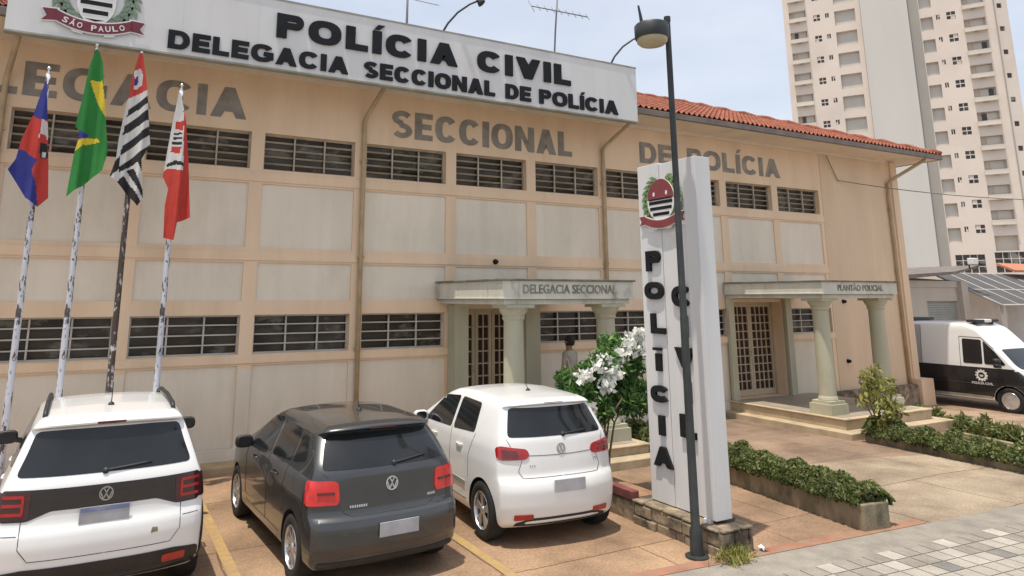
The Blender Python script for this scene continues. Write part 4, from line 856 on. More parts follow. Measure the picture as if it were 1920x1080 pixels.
for m in (m_skin, m_shirt, m_trous, m_shoe): me2.materials.append(m)
for f_ in me2.polygons:
    c = f_.center; f_.use_smooth = True
    f_.material_index = 3 if c.z < .09 else 2 if c.z < .95 and abs(c.x) < .165 and not (c.z > .78 and abs(c.x) > .15) else 1 if .93 <= c.z < 1.47 and not (abs(c.x) > .165 and c.z < 1.16) else 0
bd = lk(bpy.data.objects.new('body', me2)); bd.parent = p
mb = MB(); mb.lathe([(.001, .105), (.05, .095), (.085, .06), (.100, .01), (.100, -.04), (.085, -.09), (.07, -.10)], (0, .02, 1.665), 18); h_ = mb.build('hair', m_hair, None); h_.parent = p
mb = MB(); mb.lathe([(.001, .03), (.012, .02), (.016, 0)], (0, -.095, 1.63), 8, axis=(0, -1, -.3)); 
for sx in (-1, 1): mb.lathe([(.001, .03), (.022, .02), (.03, 0)], (sx*.085, 0, 1.635), 8, axis=(sx, 0, 0))
f_ = mb.build('nose_and_ears', m_skin, None); f_.parent = p
# ------------------------------------------------------------------ vehicles
def smooth_tab(pts, s=.03):
    x = np.array([p[0] for p in pts]); y = np.array([p[1] for p in pts]); g = np.linspace(x[0], x[-1], 900); v = np.interp(g, x, y)
    k = max(1, int(s / (g[1] - g[0]))); ker = np.exp(-.5 * (np.arange(-3*k, 3*k + 1) / k)**2); ker /= ker.sum()
    pad = 3*k; vp = np.r_[2*v[0] - v[pad:0:-1], v, 2*v[-1] - v[-2:-pad-2:-1]]
    return g, np.convolve(vp, ker, 'valid')
class Car:
    def __init__(s, L, W, top, rear, front, fz, gy, zb=.20, R_=.075, kr=.10, kf=.30, res=(26, 84, 44), sm=.025):
        s.L, s.W = L, W
        T = lambda p, q=sm: smooth_tab(p, q)
        s.top, s.rear, s.front, s.fz, s.gy = T(top, .05), T(rear, .012), T(front), T(fz, .02), T(gy, .08)
        s.zb = zb; s.kr, s.kf = kr, kf; H = max(p[1] for p in top)
        h = np.array([W, L/2, (H - zb)/2])
        def axis(n, hh, r):
            e = r / hh; c = np.linspace(-1 + e, 1 - e, n)
            k = e * np.array([1, .8, .6, .4, .2]); return np.r_[-1, -1 + e - k[1:], c, 1 - e + k[1:][::-1], 1]
        A = [axis(res[i], h[i], R_) for i in range(3)]
        n = [len(a) for a in A]; idx = {}; V = []; F = []
        def vid(i, j, k):
            if (i, j, k) not in idx: idx[(i, j, k)] = len(V); V.append((A[0][i], A[1][j], A[2][k]))
            return idx[(i, j, k)]
        for k in (0, n[2]-1):
            for i in range(n[0]-1):
                for j in range(n[1]-1): q = [vid(i,j,k), vid(i+1,j,k), vid(i+1,j+1,k), vid(i,j+1,k)]; F.append(q if k else q[::-1])
        for j in (0, n[1]-1):
            for i in range(n[0]-1):
                for k in range(n[2]-1): q = [vid(i,j,k), vid(i+1,j,k), vid(i+1,j,k+1), vid(i,j,k+1)]; F.append(q[::-1] if j else q)
        for i in (0, n[0]-1):
            for j in range(n[1]-1):
                for k in range(n[2]-1): q = [vid(i,j,k), vid(i,j+1,k), vid(i,j+1,k+1), vid(i,j,k+1)]; F.append(q if i else q[::-1])
        P = np.array(V) * h; lim = h - R_; Cc = np.clip(P, -lim, lim); d = P - Cc; ln = np.linalg.norm(d, axis=1); P = Cc + d / np.maximum(ln, 1e-9)[:, None] * R_
        a, b, c = (P / h).T
        it = lambda t, x: np.interp(x, t[0], t[1])
        y = b * L/2
        for _ in range(12):
            zt = it(s.top, y); z = zb + (c + 1)/2 * (zt - zb)
            y2 = it(s.rear, z) + (b + 1)/2 * (it(s.front, z) - it(s.rear, z)); y = .5*y + .5*y2
        zt = it(s.top, y); z = zb + (c + 1)/2 * (zt - zb)
        x = a * W * it(s.fz, z) * it(s.gy, y)
        y = y + kr * np.abs(a)**3 * np.clip(-b, 0, 1)**10 - kf * np.abs(a)**2.5 * np.clip(b, 0, 1)**8
        z = z - .035 * np.abs(a)**2.5 * np.clip(c, 0, 1)**3
        s.V = np.c_[x, y, z]; s.F = F
        s.bvh = BVHTree.FromPolygons([Vector(v) for v in s.V], F)
    def cast(s, o, d):
        r = s.bvh.ray_cast(Vector(o), Vector(d))
        if r[0] is None:
            d = Vector(d); o = Vector(o); k = abs(d.x) * s.W * .93 + abs(d.y) * s.L * .49 + abs(d.z) * .8
            r = s.bvh.find_nearest(o - d * (o.dot(d) + k))
        return r[0], r[1]
    def dirs(s, pl):
        return {'rear': (lambda a, b: (a, -6, b), (0, 1, 0)), 'front': (lambda a, b: (a, 6, b), (0, -1, 0)), 'left': (lambda a, b: (-4, a, b), (1, 0, 0)), 'right': (lambda a, b: (4, a, b), (-1, 0, 0)), 'top': (lambda a, b: (a, b, 5), (0, 0, -1)),
                'rl': (lambda a, b: (-4 + a*.7071, -4 - a*.7071, b), (.7071, .7071, 0)), 'rr': (lambda a, b: (4 - a*.7071, -4 - a*.7071, b), (-.7071, .7071, 0)),
                'wind': (lambda a, b: (a, 4, b + 2.2), (0, -.85, -.527))}[pl]
    def surf(s, pl, a, b, off=0.0):
        fo, d = s.dirs(pl); p, n = s.cast(fo(a, b), d); d = Vector(d)
        if n.dot(d) > 0: n = -n
        return p + n * off, n
    def patch(s, mb, poly, pl, off=.004, thick=.012, res=.05, m=0, rnd=0.0):
        if rnd: poly = roundpoly(poly, rnd)
        bm = bmesh.new(); bm.faces.new([bm.verts.new((a, b, 0)) for a, b in poly])
        for ax in (0, 1):
            lo = min(p[ax] for p in poly); hi = max(p[ax] for p in poly); no = [0, 0, 0]; no[ax] = 1
            for t in np.arange(lo + res, hi - res*.3, res):
                co = [0, 0, 0]; co[ax] = t; bmesh.ops.bisect_plane(bm, geom=bm.verts[:] + bm.edges[:] + bm.faces[:], plane_co=co, plane_no=no)
        bd = [[v.index for v in e.verts] for e in bm.edges if False]
        bm.verts.index_update(); vs = []; low = []
        for v in bm.verts:
            p, n = s.surf(pl, v.co.x, v.co.y, off); vs.append(mb.bm.verts.new(p)); low.append(p - n * thick)
        for f_ in bm.faces:
            try: fc = mb.bm.faces.new([vs[v.index] for v in f_.verts]); fc.material_index = m; fc.smooth = True
            except ValueError: pass
        lv = {}
        for e in bm.edges:
            if len(e.link_faces) == 1:
                q = []
                for v in e.verts:
                    if v.index not in lv: lv[v.index] = (mb.bm.verts.new(vs[v.index].co), mb.bm.verts.new(low[v.index]))
                    q.append(lv[v.index])
                try: mb.bm.faces.new((q[0][0], q[1][0], q[1][1], q[0][1])).material_index = m
                except ValueError: pass
        bm.free()
    def line(s, mb, pts, pl, r=.0035, off=.0, m=0, step=.04, closed=False):
        P = []
        if closed: pts = pts + [pts[0]]
        for (a, b), (c, d) in zip(pts[:-1], pts[1:]):
            n = max(1, int(math.hypot(c-a, d-b) / step))
            for k in range(n): t = k/n; P.append(s.surf(pl, a + (c-a)*t, b + (d-b)*t, off)[0])
        P.append(s.surf(pl, *pts[-1], off)[0]); mb.tube(P, r, 5, m)
    def body(s, root, mat, hubs, ra, depth=.30):
        bm = bmesh.new(); vs = [bm.verts.new(v) for v in s.V]
        for f_ in s.F: bm.faces.new([vs[i] for i in f_])
        bmesh.ops.recalc_face_normals(bm, faces=bm.faces[:])
        for f_ in bm.faces: f_.smooth = True
        me = bpy.data.meshes.new('body'); bm.to_mesh(me); bm.free(); me.materials.append(mat); me.materials.append(m_chassis)
        o = lk(bpy.data.objects.new('body', me)); cut = MB()
        for y, z in hubs:
            for sx in (-1, 1): cut.lathe([(.001, -depth), (ra, -depth), (ra, .3), (.001, .3)], (sx * s.W * .93, y, z), 40, 1, axis=(sx, 0, 0), smooth=False)
        co = cut.build('arch_cutter', [mat, m_chassis]); bo = o.modifiers.new('arches', 'BOOLEAN'); bo.object = co; bo.operation = 'DIFFERENCE'; bo.solver = 'EXACT'
        dg = bpy.context.evaluated_depsgraph_get(); m2 = bpy.data.meshes.new_from_object(o.evaluated_get(dg)); m2.name = 'body'
        bpy.data.objects.remove(o); bpy.data.objects.remove(co)
        m2.set_sharp_from_angle(angle=R(35))
        o = lk(bpy.data.objects.new('body', m2)); o.parent = root; ORG[o] = Vector((0, 0, 0)); return o
def roundpoly(poly, r, n=4):
    out = []
    for i, p in enumerate(poly):
        a = Vector(poly[i-1]); b = Vector(p); c = Vector(poly[(i+1) % len(poly)]); u = (a-b); v = (c-b); k = min(r, u.length*.45, v.length*.45)
        p0 = b + u.normalized()*k; p1 = b + v.normalized()*k
        for t in np.linspace(0, 1, n): out.append(tuple(p0*(1-t)**2 + b*2*t*(1-t) + p1*t**2))
    return out
def mir(poly): return [(-a, b) for a, b in poly][::-1]
def wheel(root, x, y, z, r, w, sx, spokes, rimmat=None, steel=False):
    mb = MB(); c = (x, y, z); ax = (sx, 0, 0)
    mb.lathe([(r*.64, -w), (r*.90, -w), (r*.985, -w*.88), (r, -w*.6), (r, -.03), (r*.985, .0), (r*.93, .012), (r*.80, .016), (r*.67, .004), (r*.64, -.02)], c, 36, 0, axis=ax)
    t = mb.build('wheel', [m_tyre], root, sharp=40)
    q = MB(); A = Vector(ax)
    q.lathe([(r*.66, .004), (r*.645, .009), (r*.62, -.01), (r*.60, -.05), (r*.58, -.12)], c, 36, 0, axis=ax)
    q.lathe([(.001, -.10), (r*.60, -.10)], c, 30, 1, axis=ax)
    q.lathe([(.001, .0), (r*.10, .0), (r*.14, -.012), (r*.16, -.03)], c, 20, 0, axis=ax)
    if steel:
        q.lathe([(.001, .02), (r*.25, .015), (r*.48, -.005), (r*.62, -.002)], c, 30, 0, axis=ax)
    for k in range(spokes):
        for dd in ((-.16, .16) if spokes < 7 else (0,)):
            th = 2*math.pi*k/spokes + dd + .3
            a0 = Vector((0, math.cos(th - dd*.6), math.sin(th - dd*.6))) * r*.13 + Vector(c); a1 = Vector((0, math.cos(th), math.sin(th))) * r*.635 + Vector(c)
            tg = Vector((0, -math.sin(th), math.cos(th)))
            P0, P1 = a0 - A*.012, a1 - A*.004; wa, wb = r*.055, r*.075
            q.ext([P0 - tg*wa, P0 + tg*wa, P1 + tg*wb, P1 - tg*wb], -A*.03, 0)
    q.build('rim', [rimmat or m_alloy, m_chassis], t, sharp=40)
    return t
def emblem(root, car, x, z, r, mat):
    """ring with a V standing on a W"""
    p, n = car.surf('rear', x, z, .002); mb = MB(); n = Vector(n); u = Vector((1, 0, 0)); u = (u - n*u.dot(n)).normalized(); v = n.cross(u)
    if v.z < 0: v = -v
    mb.lathe([(r*.84, 0), (r*.84, .008), (r, .008), (r, 0)], p, 28, 0, axis=n, smooth=False)
    def st(a, b, c, d):
        e = (u*(c-a) + v*(d-b)).normalized(); s_ = n.cross(e) * r*.075; p0 = p + u*a*r + v*b*r; p1 = p + u*c*r + v*d*r; mb.ext([p0 - s_, p0 + s_, p1 + s_, p1 - s_], n*.007, 0)
    st(-.36, .78, 0, .10); st(.36, .78, 0, .10); st(-.80, .28, -.40, -.74); st(-.40, -.74, 0, .0); st(0, .0, .40, -.74); st(.40, -.74, .80, .28)
    return mb.build('emblem', mat, root)
def plate(root, car, x, z, w, h, mats, off=.012):
    mb = MB(); p, n = car.surf('rear', x, z, off); y = p.y - .004
    mb.box(x - w/2, x + w/2, y - .006, y + .004, z - h/2, z + h/2, 0)
    if len(mats) > 1: mb.box(x - w/2 + .008, x + w/2 - .008, y - .008, y - .0061, z + h*.18, z + h/2 - .006, 1)
    return mb.build('license_plate', mats, root, bevel=.004)
def mirror(root, car, sx, y, z, mat, x0):
    mb = MB(); c = Vector((sx*(x0 + .10), y, z)); pr = []
    mb.tube([(sx*(x0 - .04), y + .02, z - .05), (sx*(x0 + .05), y, z - .03)], .028, 8)
    rings = []
    for t, w_, h_ in ((-.05, .75, .75), (-.045, .98, .96), (.0, 1, 1), (.06, .85, .85), (.10, .5, .55)):
        rings.append([mb.bm.verts.new(c + Vector((sx*.105*w_*math.copysign(abs(math.cos(a))**.6, math.cos(a)), t, .072*h_*math.copysign(abs(math.sin(a))**.7, math.sin(a))))) for a in np.linspace(0, 2*math.pi, 20, endpoint=False)])
    for i in range(4):
        for k in range(20): f_ = mb.bm.faces.new((rings[i][k], rings[i][(k+1) % 20], rings[i+1][(k+1) % 20], rings[i+1][k])); f_.smooth = True
    mb.bm.faces.new(rings[0]).material_index = 1; mb.bm.faces.new(rings[-1])
    mb.build('side_mirror', [mat, m_carglass], root)
def antenna(root, car, x, y, h, lean=-.35):
    mb = MB(); p, n = car.surf('top', x, y); mb.lathe([(.032, -.004), (.028, .014), (.012, .028), (.001, .03)], p, 12)
    mb.tube([p + Vector((0, 0, .02)), p + Vector((0, h*lean, h))], [.006, .003], 6); mb.build('antenna', m_plastic, root)
def wiper(root, car, x0, x1, z0, z1):
    mb = MB(); q = [car.surf('rear', x0 + (x1-x0)*t, z0 + (z1-z0)*t, .012)[0] for t in np.linspace(0, 1, 8)]; mb.tube(q, .011, 6)
    mb.lathe([(.03, 0), (.025, .02), (.001, .025)], car.surf('rear', x0, z0, .0)[0], 12, axis=(0, -1, .3)); mb.build('wiper', m_plastic, root)
def handle(root, car, sx, y, z, mat):
    pl = 'left' if sx < 0 else 'right'; mb = MB(); q = [car.surf(pl, y + t, z, .022 if abs(t) < .08 else .0)[0] for t in (-.10, -.07, 0, .07, .10)]; mb.tube(q, .011, 8); mb.build('door_handle', mat, root)

def side_glass(root, car, polys, rnd=.05, mat=None):
    for pl, sg in (('left', -1), ('right', 1)):
        for poly in polys:
            mb = MB(); car.patch(mb, poly, pl, .003, .01, .07, 0, rnd); mb.build('side_window', mat or m_carglass, root)

m_sticker = pm('faded_sticker', (.22, .19, .12), .6, .4, 40)
m_smoke2 = pm('smoked_lamp_lens', (0.05, 0.008, 0.010), .1, .2, 9, coat=.8)
# ---- white SUV
def suv():
    t = thing('parked_suv', 'white SUV seen from behind with a dark lamp bar across its tailgate', 'car', (3.84, -3.33, 0), R(1.2), 'cars parked in front of the building'); t.scale = (1.04, 1.0, 1.07)
    top = [(-2.12, 1.595), (-1.72, 1.605), (-1.2, 1.625), (-.5, 1.63), (0, 1.60), (.30, 1.53), (1.12, 1.10), (1.30, 1.04), (1.95, .90), (2.1, .80)]
    rear = [(.18, -1.92), (.30, -2.03), (.42, -2.085), (.60, -2.10), (.70, -2.085), (.76, -2.045), (.84, -2.035), (1.05, -2.03), (1.12, -2.00), (1.20, -1.955), (1.46, -1.80), (1.505, -1.775), (1.515, -1.86), (1.56, -1.86), (1.60, -1.80), (1.66, -1.70)]
    front = [(.18, 1.95), (.4, 2.08), (.7, 2.1), (.9, 2.02), (1.7, 1.9)]
    fz = [(.18, .93), (.32, .985), (.6, 1.0), (.85, .995), (1.02, .965), (1.10, .925), (1.45, .775), (1.56, .72), (1.66, .66)]
    gy = [(-2.2, .93), (-1.8, .98), (-1.2, 1.0), (1.2, 1.0), (1.8, .95), (2.2, .87)]
    c = Car(4.2, .885, top, rear, front, fz, gy, zb=.22, kr=.15)
    hubs = ((-1.37, .335), (1.28, .335)); c.body(t, m_carwhite, hubs, .375)
    mb = MB(); g = [(-.72, 1.135), (.72, 1.135), (.655, 1.30), (.60, 1.475), (.35, 1.49), (-.35, 1.49), (-.60, 1.475), (-.655, 1.30)]; c.patch(mb, g, 'rear', .004, .012, .06, 0, .05); mb.build('rear_window', m_carglass, t)
    wiper(t, c, -.02, .36, 1.145, 1.175)
    lb = MB(); c.patch(lb, [(-.60, .80), (-.42, .87), (.42, .87), (.60, .80), (.80, .80), (.80, 1.045), (-.80, 1.045), (-.80, .80)], 'rear', .005, .014, .05, 0, .03); bar = lb.build('lamp_bar', m_smoke, t)
    for sg in (-1, 1):
        mb = MB(); mm = (lambda p: p) if sg < 0 else mir
        for z in (.86, .93, .995): c.patch(mb, mm([(-.79, z - .012), (-.63, z - .012), (-.63, z + .012), (-.79, z + .012)]), 'rear', .016, .006, .05, 0)
        c.patch(mb, mm([(-.645, .86), (-.625, .86), (-.625, .995), (-.645, .995)]), 'rear', .0165, .006, .05, 0)
        c.patch(mb, [(.68, .84), (.73, .82), (.99, .82), (.99, 1.03), (.70, 1.03)], 'rl' if sg < 0 else 'rr', .010, .02, .04, 1, .02)
        mb.build('taillight', [m_redlamp, m_smoke2], t)
        mb = MB(); mb2 = [(-.70, .33), (-.50, .33), (-.50, .40), (-.70, .40)]; c.patch(mb, mm(mb2), 'rear', .016, .02, .05, 0, .02); mb.build('reflector', m_redlamp, t)
        mb = MB(); pl = 'left' if sg < 0 else 'right'
        for (hy, hz) in hubs:
            P = [c.surf(pl, hy + .385*math.cos(a), hz + .385*math.sin(a), .004)[0] for a in np.linspace(-.3, math.pi + .3, 26)]; mb.tube(P, .026, 8)
        c.patch(mb, [(-.98, .2), (.90, .2), (.90, .36), (-.98, .36)], pl, .008, .02, .12); mb.build('sill_cladding', m_plastic, t)
        pts = [c.surf('top', sg*.555, y)[0] + Vector((0, 0, h)) for y, h in ((-1.55, .0), (-1.45, .035), (-.9, .05), (-.2, .05), (.12, .035), (.22, 0))]; mb = MB(); mb.tube(pts, .022, 8); mb.build('roof_rail', m_plastic, t)
        mirror(t, c, sg, .62, 1.12, m_plastic, .86)
        for y in (-.62, .32): handle(t, c, sg, y, .93, m_carwhite)
    mb = MB(); c.patch(mb, [(-.82, .20), (.82, .20), (.82, .41), (.60, .44), (-.60, .44), (-.82, .41)], 'rear', .010, .03, .06, 0, .03); mb.build('lower_bumper', m_plastic, t)
    side_glass(t, c, [[(-1.72, 1.20), (-1.10, 1.12), (-1.10, 1.50), (-1.50, 1.48)], [(-1.06, 1.12), (-.32, 1.09), (-.32, 1.52), (-1.06, 1.51)], [(-.22, 1.09), (.80, 1.08), (.30, 1.47), (-.22, 1.52)]])
    for pl, pts in (('rear', [(-.64, .80), (-.64, .60), (-.56, .50), (.56, .50), (.64, .60), (.64, .80)]), ('rear', [(-.80, .70), (-.66, .70)]), ('rear', [(.80, .70), (.66, .70)]), ('left', [(-.28, .40), (-.27, 1.08)]), ('right', [(-.28, .40), (-.27, 1.08)])):
        mb = MB(); c.line(mb, pts, pl); mb.build('panel_gap', m_gap, t)
    emblem(t, c, 0, .965, .058, m_edge); plate(t, c, 0, .81, .40, .13, [m_plate, m_plateblue], .016)
    mb = MB(); c.patch(mb, [(.39, .60), (.45, .605), (.445, .64), (.40, .645)], 'rear', .004, .005, .04); mb.build('sticker', m_sticker, t)
    antenna(t, c, 0, -1.30, .22)
    mb = MB(); c.patch(mb, [(-.12, 1.528), (.12, 1.528), (.12, 1.545), (-.12, 1.545)], 'rear', .004, .01, .05); mb.build('brake_lamp', m_darkred, t)
    mb = MB(); c.patch(mb, [(-.60, 1.13), (.60, 1.13), (.52, 1.50), (-.52, 1.50)], 'wind', .004, .01, .1, 0, .05); mb.build('windscreen', m_carglass, t)
    for hy, hz in hubs:
        for sx in (-1, 1): wheel(t, sx*.865, hy, hz, .335, .21, sx, 5)
suv()

def hatch(name, label, loc, rz, L, W, H, paint, hubs, r, spec):
    t = thing(name, label, 'car', loc, rz, 'cars parked in front of the building'); t.scale = spec['scale']
    c = Car(L, W, spec['top'], spec['rear'], spec['front'], spec['fz'], spec['gy'], zb=.20, kr=spec.get('kr', .14))
    c.body(t, paint, hubs, r + .04)
    mb = MB(); c.patch(mb, spec['glass'], 'rear', .004, .012, .06, 0, .05); mb.build('rear_window', m_carglass, t)
    if 'wiper' in spec: wiper(t, c, *spec['wiper'])
    for sg in (-1, 1):
        mm = (lambda p: p) if sg < 0 else mir; mb = MB()
        c.patch(mb, spec['tl'], 'rl' if sg < 0 else 'rr', .012, .025, .035, 0, spec.get('tr', .03))
        for q, k in spec['tin']: c.patch(mb, mm(q), 'rear', .026, .02, .04, k, .008)
        mb.build('taillight', [m_redlight if spec['bright'] else m_redlamp, m_darkred, m_silver], t)
        if 'refl' in spec: mb = MB(); c.patch(mb, mm(spec['refl']), 'rear', .012, .02, .05, 0, .015); mb.build('reflector', m_redlamp, t)
        mirror(t, c, sg, spec['mir'][0], spec['mir'][1], m_plastic if spec['bright'] else paint, W - .03)
        for y in spec['han']: handle(t, c, sg, y, spec['hz'], paint)
    side_glass(t, c, spec['sides'])
    for pl, pts in spec['gaps']: mb = MB(); c.line(mb, pts, pl); mb.build('panel_gap', m_gap, t)
    mb = MB(); c.patch(mb, spec['low'], 'rear', .008, .03, .06, 0, .02); mb.build('lower_bumper', m_plastic, t)
    emblem(t, c, *spec['emb'], m_silver if spec['bright'] else m_edge); plate(t, c, *spec['plate'], [m_plate], .012); antenna(t, c, *spec['ant'])
    mb = MB(); c.patch(mb, spec['brk'], 'rear', .004, .01, .05); mb.build('brake_lamp', m_darkred, t)
    mb = MB(); c.patch(mb, [(-.56, 1.08), (.56, 1.08), (.48, H - .09), (-.48, H - .09)], 'wind', .004, .01, .1, 0, .05); mb.build('windscreen', m_carglass, t)
    for bx0, bx1, bz in spec.get('badge', ()):
        mb = MB(); n = int((bx1 - bx0) / .022)
        for i in range(n): x = bx0 + (bx1 - bx0) * (i + .15) / n; c.patch(mb, [(x, bz), (x + .014, bz), (x + .014, bz + .022), (x, bz + .022)], 'rear', .004, .005, .05)
        mb.build('badge', m_silver, t)
    if 'mould' in spec:
        for pl in ('left', 'right'): mb = MB(); c.patch(mb, spec['mould'], pl, .012, .02, .1, 0, .01); mb.build('side_moulding', spec['mouldmat'], t)
    for hy, hz in hubs:
        for sx in (-1, 1): wheel(t, sx*(W - .02), hy, hz, r, .19, sx, spec['spokes'])
    return t
gol = dict(scale=(1.03, 1.02, 1.05),
 top=[(-1.95, 1.44), (-1.55, 1.452), (-1.2, 1.468), (-.6, 1.48), (-.1, 1.46), (.12, 1.40), (.92, 1.00), (1.1, .95), (1.7, .82), (1.95, .70)],
 rear=[(.16, -1.86), (.24, -1.915), (.34, -1.935), (.37, -1.955), (.55, -1.965), (.635, -1.945), (.655, -1.885), (.70, -1.875), (.80, -1.865), (1.02, -1.85), (1.10, -1.80), (1.355, -1.56), (1.375, -1.545), (1.385, -1.66), (1.42, -1.66), (1.455, -1.58), (1.52, -1.48)],
 front=[(.16, 1.8), (.4, 1.93), (.65, 1.95), (.85, 1.85), (1.6, 1.7)],
 fz=[(.16, .95), (.30, .99), (.55, 1.0), (.80, .995), (.95, .97), (1.03, .93), (1.36, .765), (1.42, .72), (1.52, .64)],
 gy=[(-2.05, .93), (-1.6, .985), (-1.1, 1.0), (1.1, 1.0), (1.6, .95), (2.05, .85)], kr=.125,
 glass=[(-.67, 1.06), (.65, 1.06), (.60, 1.20), (.535, 1.348), (-.555, 1.348), (-.62, 1.20)], wiper=(.06, .42, 1.075, 1.11),
 tl=[(.60, .78), (.64, .765), (.915, .765), (.93, .80), (.91, .955), (.87, .975), (.64, .98), (.60, .96)],
 tin=[([(-.72, .855), (-.56, .855), (-.56, .88), (-.72, .88)], 1)], bright=True,
 mir=(.56, 1.00), han=(-.60, .30), hz=.86,
 sides=[[(-1.42, 1.10), (-1.06, 1.04), (-1.06, 1.30), (-1.26, 1.30)], [(-1.01, 1.04), (-.34, 1.00), (-.34, 1.36), (-.98, 1.335)], [(-.24, 1.0), (.64, .97), (.16, 1.33), (-.24, 1.36)]],
 gaps=[('rear', [(-.50, .76), (-.48, .69), (-.40, .655), (.40, .655), (.48, .69), (.50, .76)]), ('rear', [(-.62, 1.0), (-.70, 1.06)]), ('rear', [(.62, 1.0), (.70, 1.06)]),
       ('left', [(-.30, .34), (-.29, 1.0)]), ('left', [(.66, .40), (.70, .80), (.66, .96)]), ('left', [(-.95, .55), (-.90, .75), (-1.02, 1.03)]), ('left', [(-.85, .34), (.62, .34)]), ('right', [(-.30, .34), (-.29, 1.0)])],
 low=[(-.74, .18), (.74, .18), (.72, .28), (-.72, .28)], emb=(.02, .90, .065), plate=(.06, .52, .42, .13), ant=(0, -.95, .16, .4), brk=[(-.14, 1.392), (.14, 1.392), (.14, 1.408), (-.14, 1.408)],
 badge=[(-.42, -.24, .725), (.42, .52, .735)], spokes=9)
hatch('parked_hatchback', 'dark graphite grey hatchback with bright red tail lamps, middle of the three parked cars', (6.39, -4.05, 0), R(3.0), 3.9, .83, 1.48, m_cargrey, ((-1.29, .30), (1.175, .30)), .30, gol)
fox = dict(scale=(1.01, 1.0, 1.035),
 top=[(-1.92, 1.535), (-1.55, 1.55), (-1.2, 1.565), (-.5, 1.575), (.0, 1.55), (.22, 1.49), (1.06, 1.06), (1.25, .99), (1.7, .86), (1.92, .72)],
 rear=[(.16, -1.76), (.26, -1.86), (.42, -1.905), (.60, -1.915), (.68, -1.895), (.75, -1.845), (.90, -1.835), (1.12, -1.81), (1.18, -1.785), (1.46, -1.62), (1.478, -1.61), (1.488, -1.68), (1.52, -1.68), (1.55, -1.62), (1.62, -1.54)],
 front=[(.16, 1.75), (.4, 1.89), (.65, 1.91), (.9, 1.8), (1.6, 1.7)],
 fz=[(.16, .93), (.30, .985), (.55, 1.0), (.85, .99), (1.02, .965), (1.12, .93), (1.45, .775), (1.52, .73), (1.62, .66)],
 gy=[(-2.05, .90), (-1.6, .97), (-1.1, 1.0), (1.1, 1.0), (1.6, .95), (2.05, .85)], kr=.15,
 glass=[(-.645, 1.155), (.645, 1.155), (.60, 1.30), (.545, 1.455), (-.545, 1.455), (-.60, 1.30)], wiper=(.05, .36, 1.165, 1.19),
 tl=[(.63, .945), (.68, .92), (.95, .925), (.985, .97), (.95, 1.035), (.66, 1.07), (.60, 1.04)],
 tin=[([(-.72, .955), (-.54, .955), (-.54, .975), (-.72, .975)], 1), ([(-.72, 1.0), (-.55, 1.0), (-.56, 1.02), (-.72, 1.03)], 1)], bright=False,
 mir=(.66, 1.10), han=(-.62, .30), hz=.93,
 sides=[[(-1.02, 1.12), (-.34, 1.08), (-.34, 1.46), (-.96, 1.45)], [(-.26, 1.08), (.74, 1.05), (.24, 1.42), (-.26, 1.46)]],
 gaps=[('rear', [(-.50, .93), (-.55, .80), (-.50, .73), (.50, .73), (.55, .80), (.50, .93)]), ('rear', [(-.62, 1.06), (-.66, 1.14)]), ('rear', [(.62, 1.06), (.66, 1.14)]), ('rear', [(-.46, .965), (-.1, .955), (.1, .955), (.46, .965)]),
       ('left', [(-.31, .34), (-.30, 1.10)]), ('left', [(.72, .42), (.76, .85), (.76, 1.05)]), ('left', [(-.93, .60), (-.92, .85), (-1.06, 1.12)]), ('left', [(-.86, .34), (.66, .34)]), ('right', [(-.31, .34), (-.30, 1.10)])],
 refl=[(-.62, .30), (-.40, .31), (-.40, .36), (-.62, .36)], low=[(-.62, .18), (.62, .18), (.60, .27), (.42, .315), (-.42, .315), (-.60, .27)], emb=(.0, 1.02, .058), plate=(.06, .64, .42, .13), ant=(0, -1.0, .10, .9), brk=[(-.13, 1.494), (.13, 1.494), (.13, 1.510), (-.13, 1.510)],
 badge=[(-.42, -.34, .845), (.45, .52, .86)], spokes=5, mould=[(-.84, .50), (.60, .50), (.60, .545), (-.84, .545)], mouldmat=m_edge)
hatch('parked_hatchback', 'white hatchback with dark red tail lamps beside the flowering shrub', (8.83, -4.00, 0), R(-3.8), 3.83, .83, 1.575, m_carwhite, ((-1.31, .315), (1.155, .315)), .315, fox)

